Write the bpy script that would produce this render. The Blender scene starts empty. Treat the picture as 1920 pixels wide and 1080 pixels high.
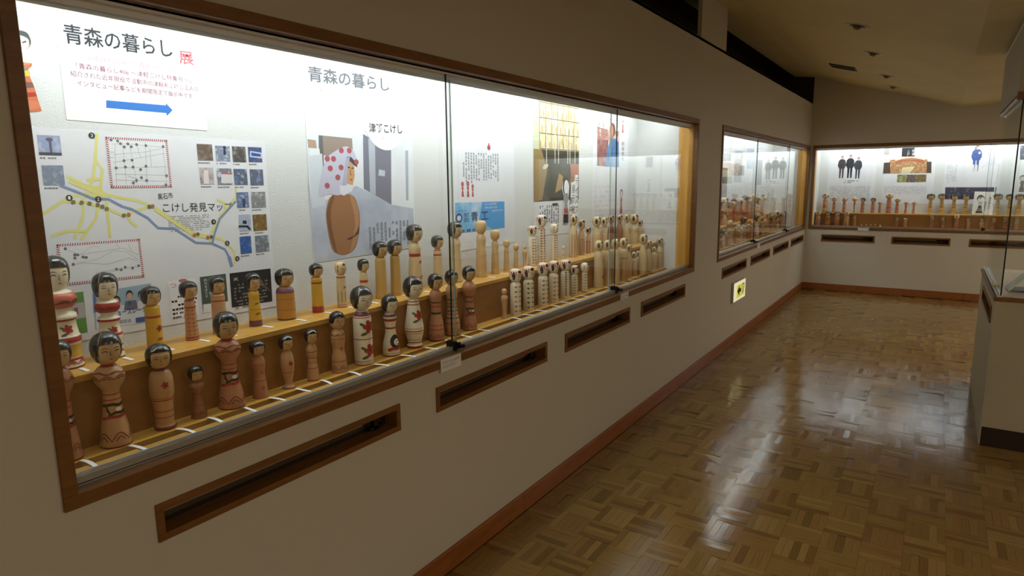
import bpy, bmesh, math, random
from mathutils import Vector, Matrix
random.seed(7)
SC = bpy.context.scene
COL = SC.collection
PI = math.pi

# ------------------------------------------------------------------ camera
cam_d = bpy.data.cameras.new('camera')
cam = bpy.data.objects.new('camera', cam_d)
COL.objects.link(cam)
SC.camera = cam
cam_d.sensor_width = 36.0
cam_d.lens = 36.0 * 1210.52 / 1920.0
cam_d.clip_start = 0.02
_p, _y, _r = (math.radians(a) for a in (-9.4109, -33.2985, -0.5695))
_f = Vector((math.sin(_y)*math.cos(_p), math.cos(_y)*math.cos(_p), math.sin(_p)))
_rt = Vector((math.cos(_y), -math.sin(_y), 0)); _u = _rt.cross(_f)
_r2 = math.cos(_r)*_rt + math.sin(_r)*_u; _u2 = -math.sin(_r)*_rt + math.cos(_r)*_u
_m = Matrix((_r2, _u2, -_f)).transposed().to_4x4(); _m.translation = Vector((1.539, 0, 1.55))
cam.matrix_world = _m

# ------------------------------------------------------------------ world, lights, exposure
w = bpy.data.worlds.new('world'); SC.world = w; w.use_nodes = True
w.node_tree.nodes['Background'].inputs[0].default_value = (1.0, 0.82, 0.6, 1)
w.node_tree.nodes['Background'].inputs[1].default_value = 0.01
SC.view_settings.view_transform = 'Standard'
SC.view_settings.look = 'None'
SC.view_settings.exposure = 0.0
SC.view_settings.gamma = 1.0
SC.view_settings.use_curve_mapping = False

def area(name, loc, sx, sy, energy, color, rot=(0, 0, 0), spread=PI):
    l = bpy.data.lights.new(name, 'AREA'); l.shape = 'RECTANGLE'; l.size = sx; l.size_y = sy
    l.energy = energy; l.color = color; l.spread = spread
    o = bpy.data.objects.new(name, l); COL.objects.link(o); o.location = loc; o.rotation_euler = rot
    return o
CASE_COL = (0.93, 0.985, 1.0)
area('tube_light_near_case', (-0.20, 2.73, 2.085), 0.10, 4.1, 30, CASE_COL, (0, 0.62, 0))
area('tube_light_second_case', (-0.20, 7.70, 2.085), 0.10, 4.1, 27, CASE_COL, (0, 0.62, 0))
area('tube_light_far_case', (2.2, 10.07, 2.085), 4.1, 0.10, 30, CASE_COL, (0.62, 0, 0))
# unseen fill lights added to brighten the hall, behind and beside the camera
WARM = (1.0, 0.86, 0.66)
area('hall_fill_a', (3.2, -0.9, 2.40), 0.5, 0.5, 22, WARM)
area('hall_fill_b', (3.5, 2.0, 2.40), 0.5, 0.5, 17, WARM)
area('hall_fill_c', (3.3, 7.2, 2.40), 0.5, 0.5, 34, WARM)

# ------------------------------------------------------------------ materials
def lin(c):
    return tuple(((v/255)/12.92 if v/255 <= 0.04045 else ((v/255+0.055)/1.055)**2.4) for v in c)
MATS = {}
def mat(name, rgb, rough=0.5, metal=0.0, rgb2=None, scale=8.0, stretch=(1, 1, 1), bump=0.0, bscale=None, spec=0.5, emit=0.0, detail=4.0, coat=0.0):
    if name in MATS: return MATS[name]
    m = bpy.data.materials.new(name); m.use_nodes = True
    nt = m.node_tree; N = nt.nodes; L = nt.links
    b = N['Principled BSDF']
    c = lin(rgb) + (1,)
    b.inputs['Base Color'].default_value = c
    b.inputs['Roughness'].default_value = rough
    b.inputs['Metallic'].default_value = metal
    b.inputs['Specular IOR Level'].default_value = spec
    b.inputs['Coat Weight'].default_value = coat
    b.inputs['Coat Roughness'].default_value = 0.15
    if emit:
        b.inputs['Emission Color'].default_value = c
        b.inputs['Emission Strength'].default_value = emit
    if rgb2 or bump:
        tc = N.new('ShaderNodeTexCoord'); mp = N.new('ShaderNodeMapping'); mp.inputs['Scale'].default_value = stretch
        L.new(tc.outputs['Object'], mp.inputs['Vector'])
    if rgb2:
        nz = N.new('ShaderNodeTexNoise'); nz.inputs['Scale'].default_value = scale; nz.inputs['Detail'].default_value = detail
        nz.inputs['Roughness'].default_value = 0.6
        L.new(mp.outputs[0], nz.inputs['Vector'])
        rp = N.new('ShaderNodeValToRGB')
        rp.color_ramp.elements[0].position = 0.32; rp.color_ramp.elements[1].position = 0.68
        rp.color_ramp.elements[0].color = c; rp.color_ramp.elements[1].color = lin(rgb2) + (1,)
        L.new(nz.outputs['Fac'], rp.inputs[0]); L.new(rp.outputs[0], b.inputs['Base Color'])
    if bump:
        n2 = N.new('ShaderNodeTexNoise'); n2.inputs['Scale'].default_value = bscale or scale; n2.inputs['Detail'].default_value = 3
        L.new(mp.outputs[0], n2.inputs['Vector'])
        bp = N.new('ShaderNodeBump'); bp.inputs['Strength'].default_value = bump; bp.inputs['Distance'].default_value = 0.004
        L.new(n2.outputs['Fac'], bp.inputs['Height']); L.new(bp.outputs[0], b.inputs['Normal'])
    MATS[name] = m
    return m
def P(r, g, b):
    return mat('print_%d_%d_%d' % (r, g, b), (r, g, b), 0.55, spec=0.25)

WALL = mat('painted_wall', (205, 199, 186), 0.7, bump=0.06, bscale=160, spec=0.2)
CEIL = mat('ceiling_paint', (224, 212, 172), 0.8, rgb2=(216, 204, 164), scale=2.0, spec=0.15)
PAPERWALL = mat('wallpaper', (216, 217, 216), 0.75, bump=0.45, bscale=240, spec=0.15)
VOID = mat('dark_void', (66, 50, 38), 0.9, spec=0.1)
SLATD = mat('dark_slat', (40, 34, 26), 0.8, spec=0.1)
FRAME = mat('frame_wood', (134, 90, 40), 0.42, rgb2=(114, 74, 30), scale=9, stretch=(6, 0.7, 6))
JAMB = mat('jamb_wood', (216, 164, 80), 0.45, rgb2=(200, 146, 64), scale=6, stretch=(5, 5, 0.6))
BASEB = mat('baseboard_wood', (158, 94, 44), 0.4, rgb2=(138, 80, 36), scale=9, stretch=(4, 0.5, 4))
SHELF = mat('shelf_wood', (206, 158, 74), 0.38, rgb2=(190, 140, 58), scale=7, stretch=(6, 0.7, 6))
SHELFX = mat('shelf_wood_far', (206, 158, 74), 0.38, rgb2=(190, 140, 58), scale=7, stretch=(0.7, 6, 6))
RISER = mat('riser_wood_shaded', (150, 100, 40), 0.42, rgb2=(136, 88, 32), scale=7, stretch=(1, 1, 3))  # darker than the shelf wood: shade on the step face put into the colour
GROOVE = mat('groove_dark', (78, 50, 18), 0.7)
ALU = mat('aluminium', (176, 176, 172), 0.34, metal=0.45)
ALUW = mat('white_aluminium', (236, 236, 238), 0.4, metal=0.0)
DARKM = mat('dark_metal', (40, 38, 36), 0.4, metal=0.7)
BLACK = mat('black_plastic', (14, 13, 12), 0.5)
SLOTIN = mat('slot_inside', (76, 56, 32), 0.7)
RODM = mat('slot_rail', (150, 136, 118), 0.4, metal=0.2)
PAPER = mat('white_paper', (236, 236, 234), 0.7, spec=0.2)
POSTER = mat('poster_paper', (228, 228, 232), 0.55, rgb2=(220, 220, 226), scale=5, spec=0.25, bump=0.25, bscale=7)
CASEWHITE = mat('case_white', (224, 222, 214), 0.7, spec=0.2)
TUBE = mat('fluorescent_tube', (250, 252, 255), 0.4, emit=3.0)
FILLGLOW = mat('fill_panel_glow', (255, 235, 205), 0.4, emit=2.0)  # glow of the unseen panels added to fill the hall

def glass_mat():
    m = bpy.data.materials.new('pane_glass'); m.use_nodes = True
    nt = m.node_tree; N = nt.nodes; L = nt.links; N.clear()
    out = N.new('ShaderNodeOutputMaterial'); mix = N.new('ShaderNodeMixShader')
    tr = N.new('ShaderNodeBsdfTransparent'); tr.inputs[0].default_value = (0.965, 0.985, 0.975, 1)
    gl = N.new('ShaderNodeBsdfGlossy'); gl.inputs['Roughness'].default_value = 0.0; gl.inputs['Color'].default_value = (0.95, 0.97, 0.96, 1)
    ge = N.new('ShaderNodeNewGeometry'); dot = N.new('ShaderNodeVectorMath'); dot.operation = 'DOT_PRODUCT'
    L.new(ge.outputs['Incoming'], dot.inputs[0]); L.new(ge.outputs['Normal'], dot.inputs[1])
    ab = N.new('ShaderNodeMath'); ab.operation = 'ABSOLUTE'; L.new(dot.outputs['Value'], ab.inputs[0])
    om = N.new('ShaderNodeMath'); om.operation = 'SUBTRACT'; om.inputs[0].default_value = 1.0; L.new(ab.outputs[0], om.inputs[1])
    pw = N.new('ShaderNodeMath'); pw.operation = 'POWER'; pw.inputs[1].default_value = 5.0; L.new(om.outputs[0], pw.inputs[0])
    ma = N.new('ShaderNodeMath'); ma.operation = 'MULTIPLY_ADD'; ma.inputs[1].default_value = 0.96; ma.inputs[2].default_value = 0.04; L.new(pw.outputs[0], ma.inputs[0])
    L.new(ma.outputs[0], mix.inputs[0]); L.new(tr.outputs[0], mix.inputs[1]); L.new(gl.outputs[0], mix.inputs[2])
    L.new(mix.outputs[0], out.inputs['Surface'])
    return m
GLASS = glass_mat()
GEDGE = mat('glass_edge', (30, 40, 38), 0.15)
GEDGE2 = mat('glass_edge_pale', (150, 168, 160), 0.15)

# ------------------------------------------------------------------ mesh helpers
class MB:
    def __init__(s): s.v = []; s.f = []; s.m = []
    def face(s, pts, m=0):
        b = len(s.v); s.v += [tuple(p) for p in pts]; s.f.append(tuple(range(b, b+len(pts)))); s.m.append(m)
    def box(s, x0, x1, y0, y1, z0, z1, m=0, T=None):
        c = [(x0,y0,z0),(x1,y0,z0),(x1,y1,z0),(x0,y1,z0),(x0,y0,z1),(x1,y0,z1),(x1,y1,z1),(x0,y1,z1)]
        if T: c = [T(*p) for p in c]
        b = len(s.v); s.v += c
        for q in ((0,3,2,1),(4,5,6,7),(0,1,5,4),(1,2,6,5),(2,3,7,6),(3,0,4,7)):
            s.f.append(tuple(b+i for i in q)); s.m.append(m)
        return s
    def prism(s, poly, o, n, m=0):
        """poly: list of 3d points, n: thickness vector"""
        a = [Vector(p)+Vector(o) for p in poly]; b = [p+Vector(n) for p in a]; k = len(a)
        i0 = len(s.v); s.v += [tuple(p) for p in a] + [tuple(p) for p in b]
        s.f.append(tuple(range(i0, i0+k))); s.f.append(tuple(range(i0+2*k-1, i0+k-1, -1))); s.m += [m, m]
        for i in range(k):
            j = (i+1) % k; s.f.append((i0+i, i0+k+i, i0+k+j, i0+j)); s.m.append(m)
        return s
    def lathe(s, prof, seg=24, mf=None, cap=True):
        b = len(s.v); n = len(prof)
        for r, z in prof:
            for j in range(seg):
                a = 2*PI*j/seg; s.v.append((r*math.cos(a), r*math.sin(a), z))
        for i in range(n-1):
            zm = (prof[i][1]+prof[i+1][1])/2
            for j in range(seg):
                k = (j+1) % seg
                s.f.append((b+i*seg+j, b+i*seg+k, b+(i+1)*seg+k, b+(i+1)*seg+j)); s.m.append(mf(zm) if mf else 0)
        if cap:
            s.f.append(tuple(b+j for j in range(seg-1, -1, -1))); s.m.append(mf(prof[0][1]) if mf else 0)
            s.f.append(tuple(b+(n-1)*seg+j for j in range(seg))); s.m.append(mf(prof[-1][1]) if mf else 0)
        return s
    def tube(s, p0, p1, r, seg=10, m=0):
        p0 = Vector(p0); p1 = Vector(p1); d = (p1-p0).normalized()
        a = d.orthogonal().normalized(); c = d.cross(a); b = len(s.v)
        for p in (p0, p1):
            for j in range(seg):
                t = 2*PI*j/seg; s.v.append(tuple(p + a*r*math.cos(t) + c*r*math.sin(t)))
        for j in range(seg):
            k = (j+1) % seg; s.f.append((b+j, b+k, b+seg+k, b+seg+j)); s.m.append(m)
        s.f.append(tuple(b+j for j in range(seg-1, -1, -1))); s.f.append(tuple(b+seg+j for j in range(seg))); s.m += [m, m]
        return s
    def build(s, name, mats, parent=None, smooth=False, loc=None):
        me = bpy.data.meshes.new(name); me.from_pydata(s.v, [], s.f)
        if not isinstance(mats, (list, tuple)): mats = [mats]
        for x in mats: me.materials.append(x)
        me.polygons.foreach_set('material_index', s.m)
        if smooth: me.polygons.foreach_set('use_smooth', [True]*len(s.f))
        me.update()
        o = bpy.data.objects.new(name, me); COL.objects.link(o)
        if parent: o.parent = parent
        if loc: o.location = loc
        return o
def bxo(name, m, dims, parent=None, T=None):
    return MB().box(*dims, T=T).build(name, m, parent)
def tag(o, label=None, cat=None, group=None, kind=None):
    if label: o['label'] = label
    if cat: o['category'] = cat
    if group: o['group'] = group
    if kind: o['kind'] = kind
    return o
def empty(name, loc=(0, 0, 0), rz=0.0):
    o = bpy.data.objects.new(name, None); COL.objects.link(o); o.location = loc; o.rotation_euler = (0, 0, rz)
    o.empty_display_size = 0.05
    return o
def bevel(o, wdt=0.002, seg=1):
    b = o.modifiers.new('bevel', 'BEVEL'); b.width = wdt; b.segments = seg; b.limit_method = 'ANGLE'; return o

# ------------------------------------------------------------------ structure
YB, YD, XR = -2.6, 9.87, 4.5
HOLES_L = [(0.585, 4.866, 0.88, 1.957), (5.558, 9.81, 0.88, 1.957)]
SLOTS = [(0.745, 1.607), (1.807, 2.643), (2.829, 3.659), (3.844, 4.701), (5.698, 6.554), (6.737, 7.610), (7.801, 8.677), (8.867, 9.738)]
SZ0, SZ1 = 0.680, 0.778
FW = 0.019
HOLES_L += [(a+FW, b-FW, SZ0+FW, SZ1-FW) for a, b in SLOTS]
FSLOTS = [(0.215, 0.868), (1.063, 1.709), (1.902, 2.550), (2.745, 3.395)]
HOLES_F = [(0.075, 4.36, 0.88, 1.957)] + [(a+FW, b-FW, SZ0+FW, SZ1-FW) for a, b in FSLOTS]
def grid_wall(name, holes, u0, u1, z0, z1, T):
    us = sorted({u0, u1} | {h[0] for h in holes} | {h[1] for h in holes})
    zs = sorted({z0, z1} | {h[2] for h in holes} | {h[3] for h in holes})
    mb = MB()
    for i in range(len(us)-1):
        for k in range(len(zs)-1):
            cu = (us[i]+us[i+1])/2; cz = (zs[k]+zs[k+1])/2
            if any(h[0] < cu < h[1] and h[2] < cz < h[3] for h in holes): continue
            mb.face([T(us[i], zs[k]), T(us[i+1], zs[k]), T(us[i+1], zs[k+1]), T(us[i], zs[k+1])])
    return tag(mb.build(name, WALL), kind='structure')
WT = 2.567
wl = grid_wall('wall_left', HOLES_L, YB, YD, 0, WT, lambda u, z: (0, u, z))
mb = MB(); mb.box(-0.03, -0.0, 4.885, 5.544, WT, 2.93); mb.box(-0.14, 0.0, YB, YD, WT-0.02, WT-0.0005)
tag(mb.build('trim_1', WALL), kind='structure')
grid_wall('wall_far', HOLES_F, -0.0, XR, 0, 3.0, lambda u, z: (u, YD, z))
tag(bxo('wall_right', WALL, (XR, XR+0.05, YB, YD, 0, 3.0)), kind='structure')
tag(bxo('wall_back', WALL, (-0.2, XR, YB-0.05, YB, 0, 3.2)), kind='structure')
# ceiling: a low vault that comes down from the left wall to a valley, then runs almost level
CP = [(-0.25, 2.925), (-0.05, 2.905), (0.15, 2.862), (0.40, 2.775), (0.80, 2.665), (1.21, 2.55), (1.45, 2.468), (1.67, 2.392), (2.15, 2.412), (3.2, 2.46), (XR, 2.5)]
mb = MB()
for (xa, za), (xb, zb) in zip(CP[:-1], CP[1:]):
    mb.face([(xa, YB, za), (xa, YD, za), (xb, YD, zb), (xb, YB, zb)])
mb.face([(-0.25, YB, 2.925), (-0.25, YD, 2.925), (-0.25, YD, 3.05), (-0.25, YB, 3.05)])
tag(mb.build('ceiling', CEIL), kind='structure')
# dark space between the wall top and the vault
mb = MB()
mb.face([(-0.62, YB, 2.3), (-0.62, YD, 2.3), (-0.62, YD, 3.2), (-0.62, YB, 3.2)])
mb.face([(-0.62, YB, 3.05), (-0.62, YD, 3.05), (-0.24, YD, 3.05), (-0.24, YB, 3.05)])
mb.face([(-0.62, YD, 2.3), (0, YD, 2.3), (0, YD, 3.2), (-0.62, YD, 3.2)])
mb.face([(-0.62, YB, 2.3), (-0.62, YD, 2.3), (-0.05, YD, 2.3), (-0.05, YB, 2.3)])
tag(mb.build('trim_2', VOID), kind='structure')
for i, z in enumerate((2.63, 2.70, 2.77, 2.84)):
    o = tag(bxo('trim_%d' % (3+i), SLATD, (-0.60, -0.56, YB+0.1, YD-0.05, z, z+0.03)), kind='structure')
# baseboards
def baseboard(name, T, u0, u1, joints):
    root = tag(MB().box(u0, u1, 0.0, 0.004, 0.0, 0.09, T=T).build(name, BASEB), kind='structure')
    for a, b in zip([u0]+joints, joints+[u1]):
        bevel(MB().box(a+0.0012, b-0.0012, 0.004, 0.015, 0.0, 0.0927, T=T).build('board', BASEB, root), 0.002)
    return root
baseboard('baseboard_left', lambda u, d, z: (d, u, z), YB, YD-0.016, [0.1, 2.405, 4.9, 7.4])
baseboard('baseboard_far', lambda u, d, z: (u, YD-d, z), 0.0, XR, [1.9, 3.7])

# floor: basket-weave parquet
FLOORM = mat('floor_base', (58, 40, 20), 0.6)
floor = tag(bxo('floor', FLOORM, (-0.02, XR, YB, YD, -0.03, -0.004)), kind='structure')
TONES = [((148, 118, 64), (136, 106, 54)), ((140, 110, 60), (128, 98, 50)), ((156, 126, 72), (146, 114, 62)), ((132, 98, 54), (118, 84, 44)), ((146, 116, 62), (134, 104, 54)), ((124, 96, 52), (112, 84, 42)), ((150, 114, 66), (136, 100, 54))]
PM = []
for i, (a, b) in enumerate(TONES):
    for d in (0, 1):
        PM.append(mat('parquet_%d_%d' % (i, d), a, 0.135, rgb2=b, scale=14, stretch=(1.2, 9, 1) if d == 0 else (9, 1.2, 1), bump=0.035, bscale=9, spec=0.5))
BS = 0.1515; NS = 5; SWD = BS/NS
strips = []
nx = int(math.ceil(XR/BS)); ny0 = int(math.floor(YB/BS)); ny1 = int(math.ceil(YD/BS))
for i in range(nx):
    for j in range(ny0, ny1):
        d = (i+j+1) % 2
        base = random.choice((0, 0, 1, 2, 4, 4, 6))
        for k in range(NS):
            t = base if random.random() < 0.45 else random.randrange(len(TONES))
            x0, y0 = 0.018+i*BS, 0.096+j*BS
            if d == 0: r = (x0, x0+BS, y0+k*SWD, y0+(k+1)*SWD)
            else: r = (x0+k*SWD, x0+(k+1)*SWD, y0, y0+BS)
            if r[1] > XR or r[3] > YD: continue
            strips.append((r, t*2+d, d))
_cl = Vector((1.539, 0, 1.55))
def seen_size(r):
    c = Vector(((r[0]+r[1])/2, (r[2]+r[3])/2, 0)); v = c-_cl; dep = v.dot(_f)
    if dep < 0.3: return -1
    a = v.dot(_r2)/dep*1210.5+960; b = 540-v.dot(_u2)/dep*1210.5
    if not (-20 < a < 1940 and 300 < b < 1100): return -1
    return 1.0/dep
order = sorted(range(len(strips)), key=lambda q: -seen_size(strips[q][0]))
near = set(order[:300])
rest = MB(); share = {}
G = 0.00035; TILT = 0.006
for q, (r, m, d) in enumerate(strips):
    hz = random.uniform(-0.0003, 0.0002)
    if q in near:
        if m not in share:
            sx, sy = (BS, SWD) if d == 0 else (SWD, BS)
            bm_ = MB().box(G, sx-G, G, sy-G, -0.006, 0)
            o = bm_.build('parquet_strip', PM[m], floor); share[m] = o
        else:
            o = share[m].copy(); COL.objects.link(o); o.parent = floor
        o.location = (r[0], r[2], hz); o.rotation_euler = (random.gauss(0, TILT), random.gauss(0, TILT), 0); o.name = 'parquet_strip'
    else:
        ta, tb = random.gauss(0, TILT), random.gauss(0, TILT); wx, wy = (r[1]-r[0])*ta, (r[3]-r[2])*tb
        rest.face([(r[0]+G, r[2]+G, hz), (r[1]-G, r[2]+G, hz+wx), (r[1]-G, r[3]-G, hz+wx+wy), (r[0]+G, r[3]-G, hz+wy)], m)
tag(rest.build('parquet_field', PM, floor), kind='stuff')

# ------------------------------------------------------------------ vent slots in the walls
def vent_slot(T, a, b, label):
    root = empty('vent_slot', T((a+b)/2, 0, SZ0)); root_l = Vector(root.location)
    def TT(u, d, z): return tuple(Vector(T(u, d, z))-root_l)
    z0, z1 = SZ0, SZ1
    for dims in ((a, b, -0.007, 0.05, z1-FW, z1), (a, b, -0.007, 0.05, z0, z0+FW), (a, a+FW, -0.0068, 0.05, z0+FW, z1-FW), (b-FW, b, -0.0068, 0.05, z0+FW, z1-FW)):
        bevel(MB().box(*dims, T=TT).build('frame_strip', FRAME, root), 0.001)
    mb = MB(); u0, u1 = a+FW, b-FW; y0, y1 = z0+FW, z1-FW; D = 0.075
    mb.face([TT(u0, D, y0), TT(u1, D, y0), TT(u1, D, y1), TT(u0, D, y1)])
    for q in ([(u0, y0), (u1, y0)], [(u1, y0), (u1, y1)], [(u1, y1), (u0, y1)], [(u0, y1), (u0, y0)]):
        mb.face([TT(q[0][0], 0.05, q[0][1]), TT(q[1][0], 0.05, q[1][1]), TT(q[1][0], D, q[1][1]), TT(q[0][0], D, q[0][1])])
    mb.build('recess', SLOTIN, root)
    MB().box(u0+0.004, u1-0.13, 0.030, 0.048, y1-0.022, y1-0.012, T=TT).build('metal_rail', RODM, root)
    c = MB(); c.box(u1-0.075, u1-0.055, 0.03, 0.05, y0+0.002, y1-0.014, T=TT); c.box(u1-0.095, u1-0.03, 0.03, 0.05, y0+0.006, y0+0.016, T=TT)
    c.build('clip', BLACK, root)
    tag(root, label, 'vent slot', 'vent slots under the cases')
ORD = ['first', 'second', 'third', 'fourth', 'fifth', 'sixth', 'seventh', 'eighth', 'ninth', 'tenth', 'eleventh', 'twelfth', 'thirteenth', 'fourteenth', 'fifteenth', 'sixteenth', 'seventeenth', 'eighteenth', 'nineteenth', 'twentieth', 'twenty-first', 'twenty-second', 'twenty-third', 'twenty-fourth', 'twenty-fifth', 'twenty-sixth', 'twenty-seventh', 'twenty-eighth']
TL = lambda u, d, z: (-d, u, z)
TF = lambda u, d, z: (u, YD+d, z)
for i, (a, b) in enumerate(SLOTS):
    case = 'the big near case' if i < 4 else 'the narrow-looking second case'
    vent_slot(TL, a, b, 'brown wood-framed slot in the wall under %s, %s from the left' % (case, ORD[i % 4]))
for i, (a, b) in enumerate(FSLOTS):
    vent_slot(TF, a, b, 'brown wood-framed slot in the end wall under the far case, %s from the left' % ORD[i])

# ------------------------------------------------------------------ built-in display cases
DB, DR = 0.475, 0.28          # depth of back wall, depth of the step
ZF, ZS = 0.868, 1.066         # lower shelf, upper shelf
def display_case(T, u0, u1, joints, label, shelfmat, ends=(0.03, 0.03), topz=2.10):
    o0 = Vector(T((u0+u1)/2, 0.2, ZF-0.03)); root = empty('display_case', o0)
    def TT(u, d, z): return tuple(Vector(T(u, d, z))-o0)
    def part(name, m, *dims): return MB().box(*dims, T=TT).build(name, m, root)
    a, b = u0+ends[0], u1-ends[1]
    za, zb = 0.88, 1.957
    bevel(part('frame_top', FRAME, u0, u1, -0.009, 0.028, zb, 1.990), 0.0015)
    bevel(part('frame_bottom', FRAME, u0, u1, -0.009, 0.028, 0.847, za), 0.0015)
    bevel(part('frame_side', FRAME, u0, a, -0.0088, 0.028, za, zb), 0.0015)
    bevel(part('frame_side', FRAME, b, u1, -0.0088, 0.028, za, zb), 0.0015)
    part('jamb', JAMB, a-0.02, a, 0.028, 0.137, ZF, zb+0.02)
    part('jamb', JAMB, b, b+0.02, 0.028, 0.137, ZF, zb+0.02)
    part('back_panel', PAPERWALL, a-0.06, b+0.06, DB, DB+0.02, ZF-0.02, topz)
    part('end_panel', PAPERWALL, a-0.03, a-0.001, 0.137, DB, ZF-0.02, topz)
    part('end_panel', PAPERWALL, b+0.001, b+0.03, 0.137, DB, ZF-0.02, topz)
    part('top_panel', CASEWHITE, a-0.06, b+0.06, 0.028, DB+0.02, topz, topz+0.02)
    part('header_panel', CASEWHITE, a-0.03, b+0.03, 0.012, 0.027, zb+0.034, topz)
    part('lower_shelf', shelfmat, a, b, 0.205, DR, ZF-0.018, ZF)
    part('lower_shelf', shelfmat, a, b, 0.028, 0.165, ZF-0.018, ZF)
    part('groove', GROOVE, a, b, 0.165, 0.205, ZF-0.03, ZF-0.012)
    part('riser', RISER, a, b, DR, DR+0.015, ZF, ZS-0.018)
    bevel(part('upper_shelf', shelfmat, a, b, DR-0.002, DB, ZS-0.018, ZS), 0.0012)
    bt = MB(); bt.box(a, b, 0.030, 0.068, za-0.010, za+0.006, T=TT)
    for d0, d1, h in ((0.030, 0.0365, 0.022), (0.0445, 0.0535, 0.020), (0.0615, 0.068, 0.018)): bt.box(a, b, d0, d1, za+0.004, za+h, T=TT)
    bt.build('lower_track', ALU, root)
    tt = MB(); tt.box(a, b, 0.030, 0.068, zb-0.006, zb+0.012, T=TT)
    for d0, d1, h in ((0.030, 0.033, 0.012), (0.0485, 0.0505, 0.026), (0.065, 0.068, 0.034)): tt.box(a, b, d0, d1, zb-h, zb, T=TT)
    tt.build('upper_track', ALUW, root)
    ed = [a] + joints + [b]
    for i in range(len(ed)-1):
        front = i % 2 == 1
        d0 = 0.038 if front else 0.055
        ov = 0.0 if front else 0.045; p0, p1 = ed[i]-(ov if i else 0.0), ed[i+1]+(ov if i < len(ed)-2 else 0.0)
        pane = part('glass_pane', GLASS, p0, p1, d0, d0+0.005, za+0.008, zb-0.008)
        for e in ([p0] if i else []) + ([p1] if i < len(ed)-2 else []):
            MB().box(e-0.0015, e+0.0015, d0-0.0004, d0+0.0054, za+0.008, zb-0.008, T=TT).build('pane_edge', GEDGE if front else GEDGE2, pane)
    for j in joints:
        lk = MB(); lk.box(j-0.008, j+0.008, 0.020, 0.064, za+0.004, za+0.042, T=TT)
        c = Vector(TT(j+0.022, 0.020, za+0.022)); e = Vector(TT(j+0.022, -0.002, za+0.022)); lk.tube(c, e, 0.0075, 12)
        lk.box(j+0.008, j+0.03, 0.02, 0.03, za+0.010, za+0.034, T=TT)
        lk.build('lock', DARKM, root)
    lampm = MB(); lampm.tube(TT(a+0.15, 0.20, topz-0.006), TT(b-0.15, 0.20, topz-0.006), 0.0055, 8)
    lampm.build('fluorescent_tube', TUBE, root)
    tag(root, label, 'display case')
    return root
display_case(TL, 0.5553, 4.896, [1.965, 3.52], 'large built-in glass display case with posters, nearest on the left wall', SHELF)
display_case(TL, 5.528, 9.845, [6.98, 8.66], 'second built-in glass display case on the left wall, seen at a slant', SHELF, ends=(0.03, 0.035))
display_case(TF, 0.04, 4.39, [2.02, 3.2], 'built-in glass display case in the end wall facing the camera', SHELFX, ends=(0.035, 0.03))

# ------------------------------------------------------------------ kokeshi dolls
HAIR = mat('hair_black', (16, 15, 15), 0.22, spec=0.6)
HAIRB = mat('hair_soft_black', (34, 31, 29), 0.35)
def dwood(name, c, c2): return mat(name, c, 0.38, rgb2=c2, scale=10, stretch=(3, 3, 0.5), spec=0.4)
WD = {
 'tan': dwood('doll_tan', (196, 152, 108), (184, 138, 92)),
 'rose': dwood('doll_rose', (184, 130, 94), (172, 114, 80)),
 'face': dwood('doll_face', (208, 172, 122), (198, 160, 110)),
 'pale': dwood('doll_pale', (212, 186, 142), (200, 172, 126)),
 'cream': dwood('doll_cream', (232, 220, 194), (224, 210, 180)),
 'plain': dwood('doll_plain', (204, 170, 118), (190, 154, 102)),
 'honey': dwood('doll_honey', (196, 158, 92), (184, 144, 78)),
 'yellow': dwood('doll_yellow', (206, 162, 48), (192, 146, 36)),
 'ochre': dwood('doll_ochre', (190, 136, 56), (176, 122, 46)),
 'brown': dwood('doll_brown', (150, 98, 62), (136, 86, 52)),
}
RED = mat('paint_red', (160, 42, 34), 0.4); DRED = mat('paint_dark_red', (112, 32, 26), 0.4); PINK = mat('paint_soft_red', (186, 92, 68), 0.4)
BLK = mat('paint_black', (26, 24, 24), 0.4); GRN = mat('paint_green', (66, 92, 62), 0.4); WHT = mat('paint_white', (226, 218, 200), 0.4)
YEL = mat('paint_yellow', (206, 164, 48), 0.4); PUR = mat('paint_plum', (104, 58, 74), 0.4)
COLS = {'r': RED, 'd': DRED, 'p': PINK, 'k': BLK, 'g': GRN, 'w': WHT, 'y': YEL, 'u': PUR}
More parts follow.
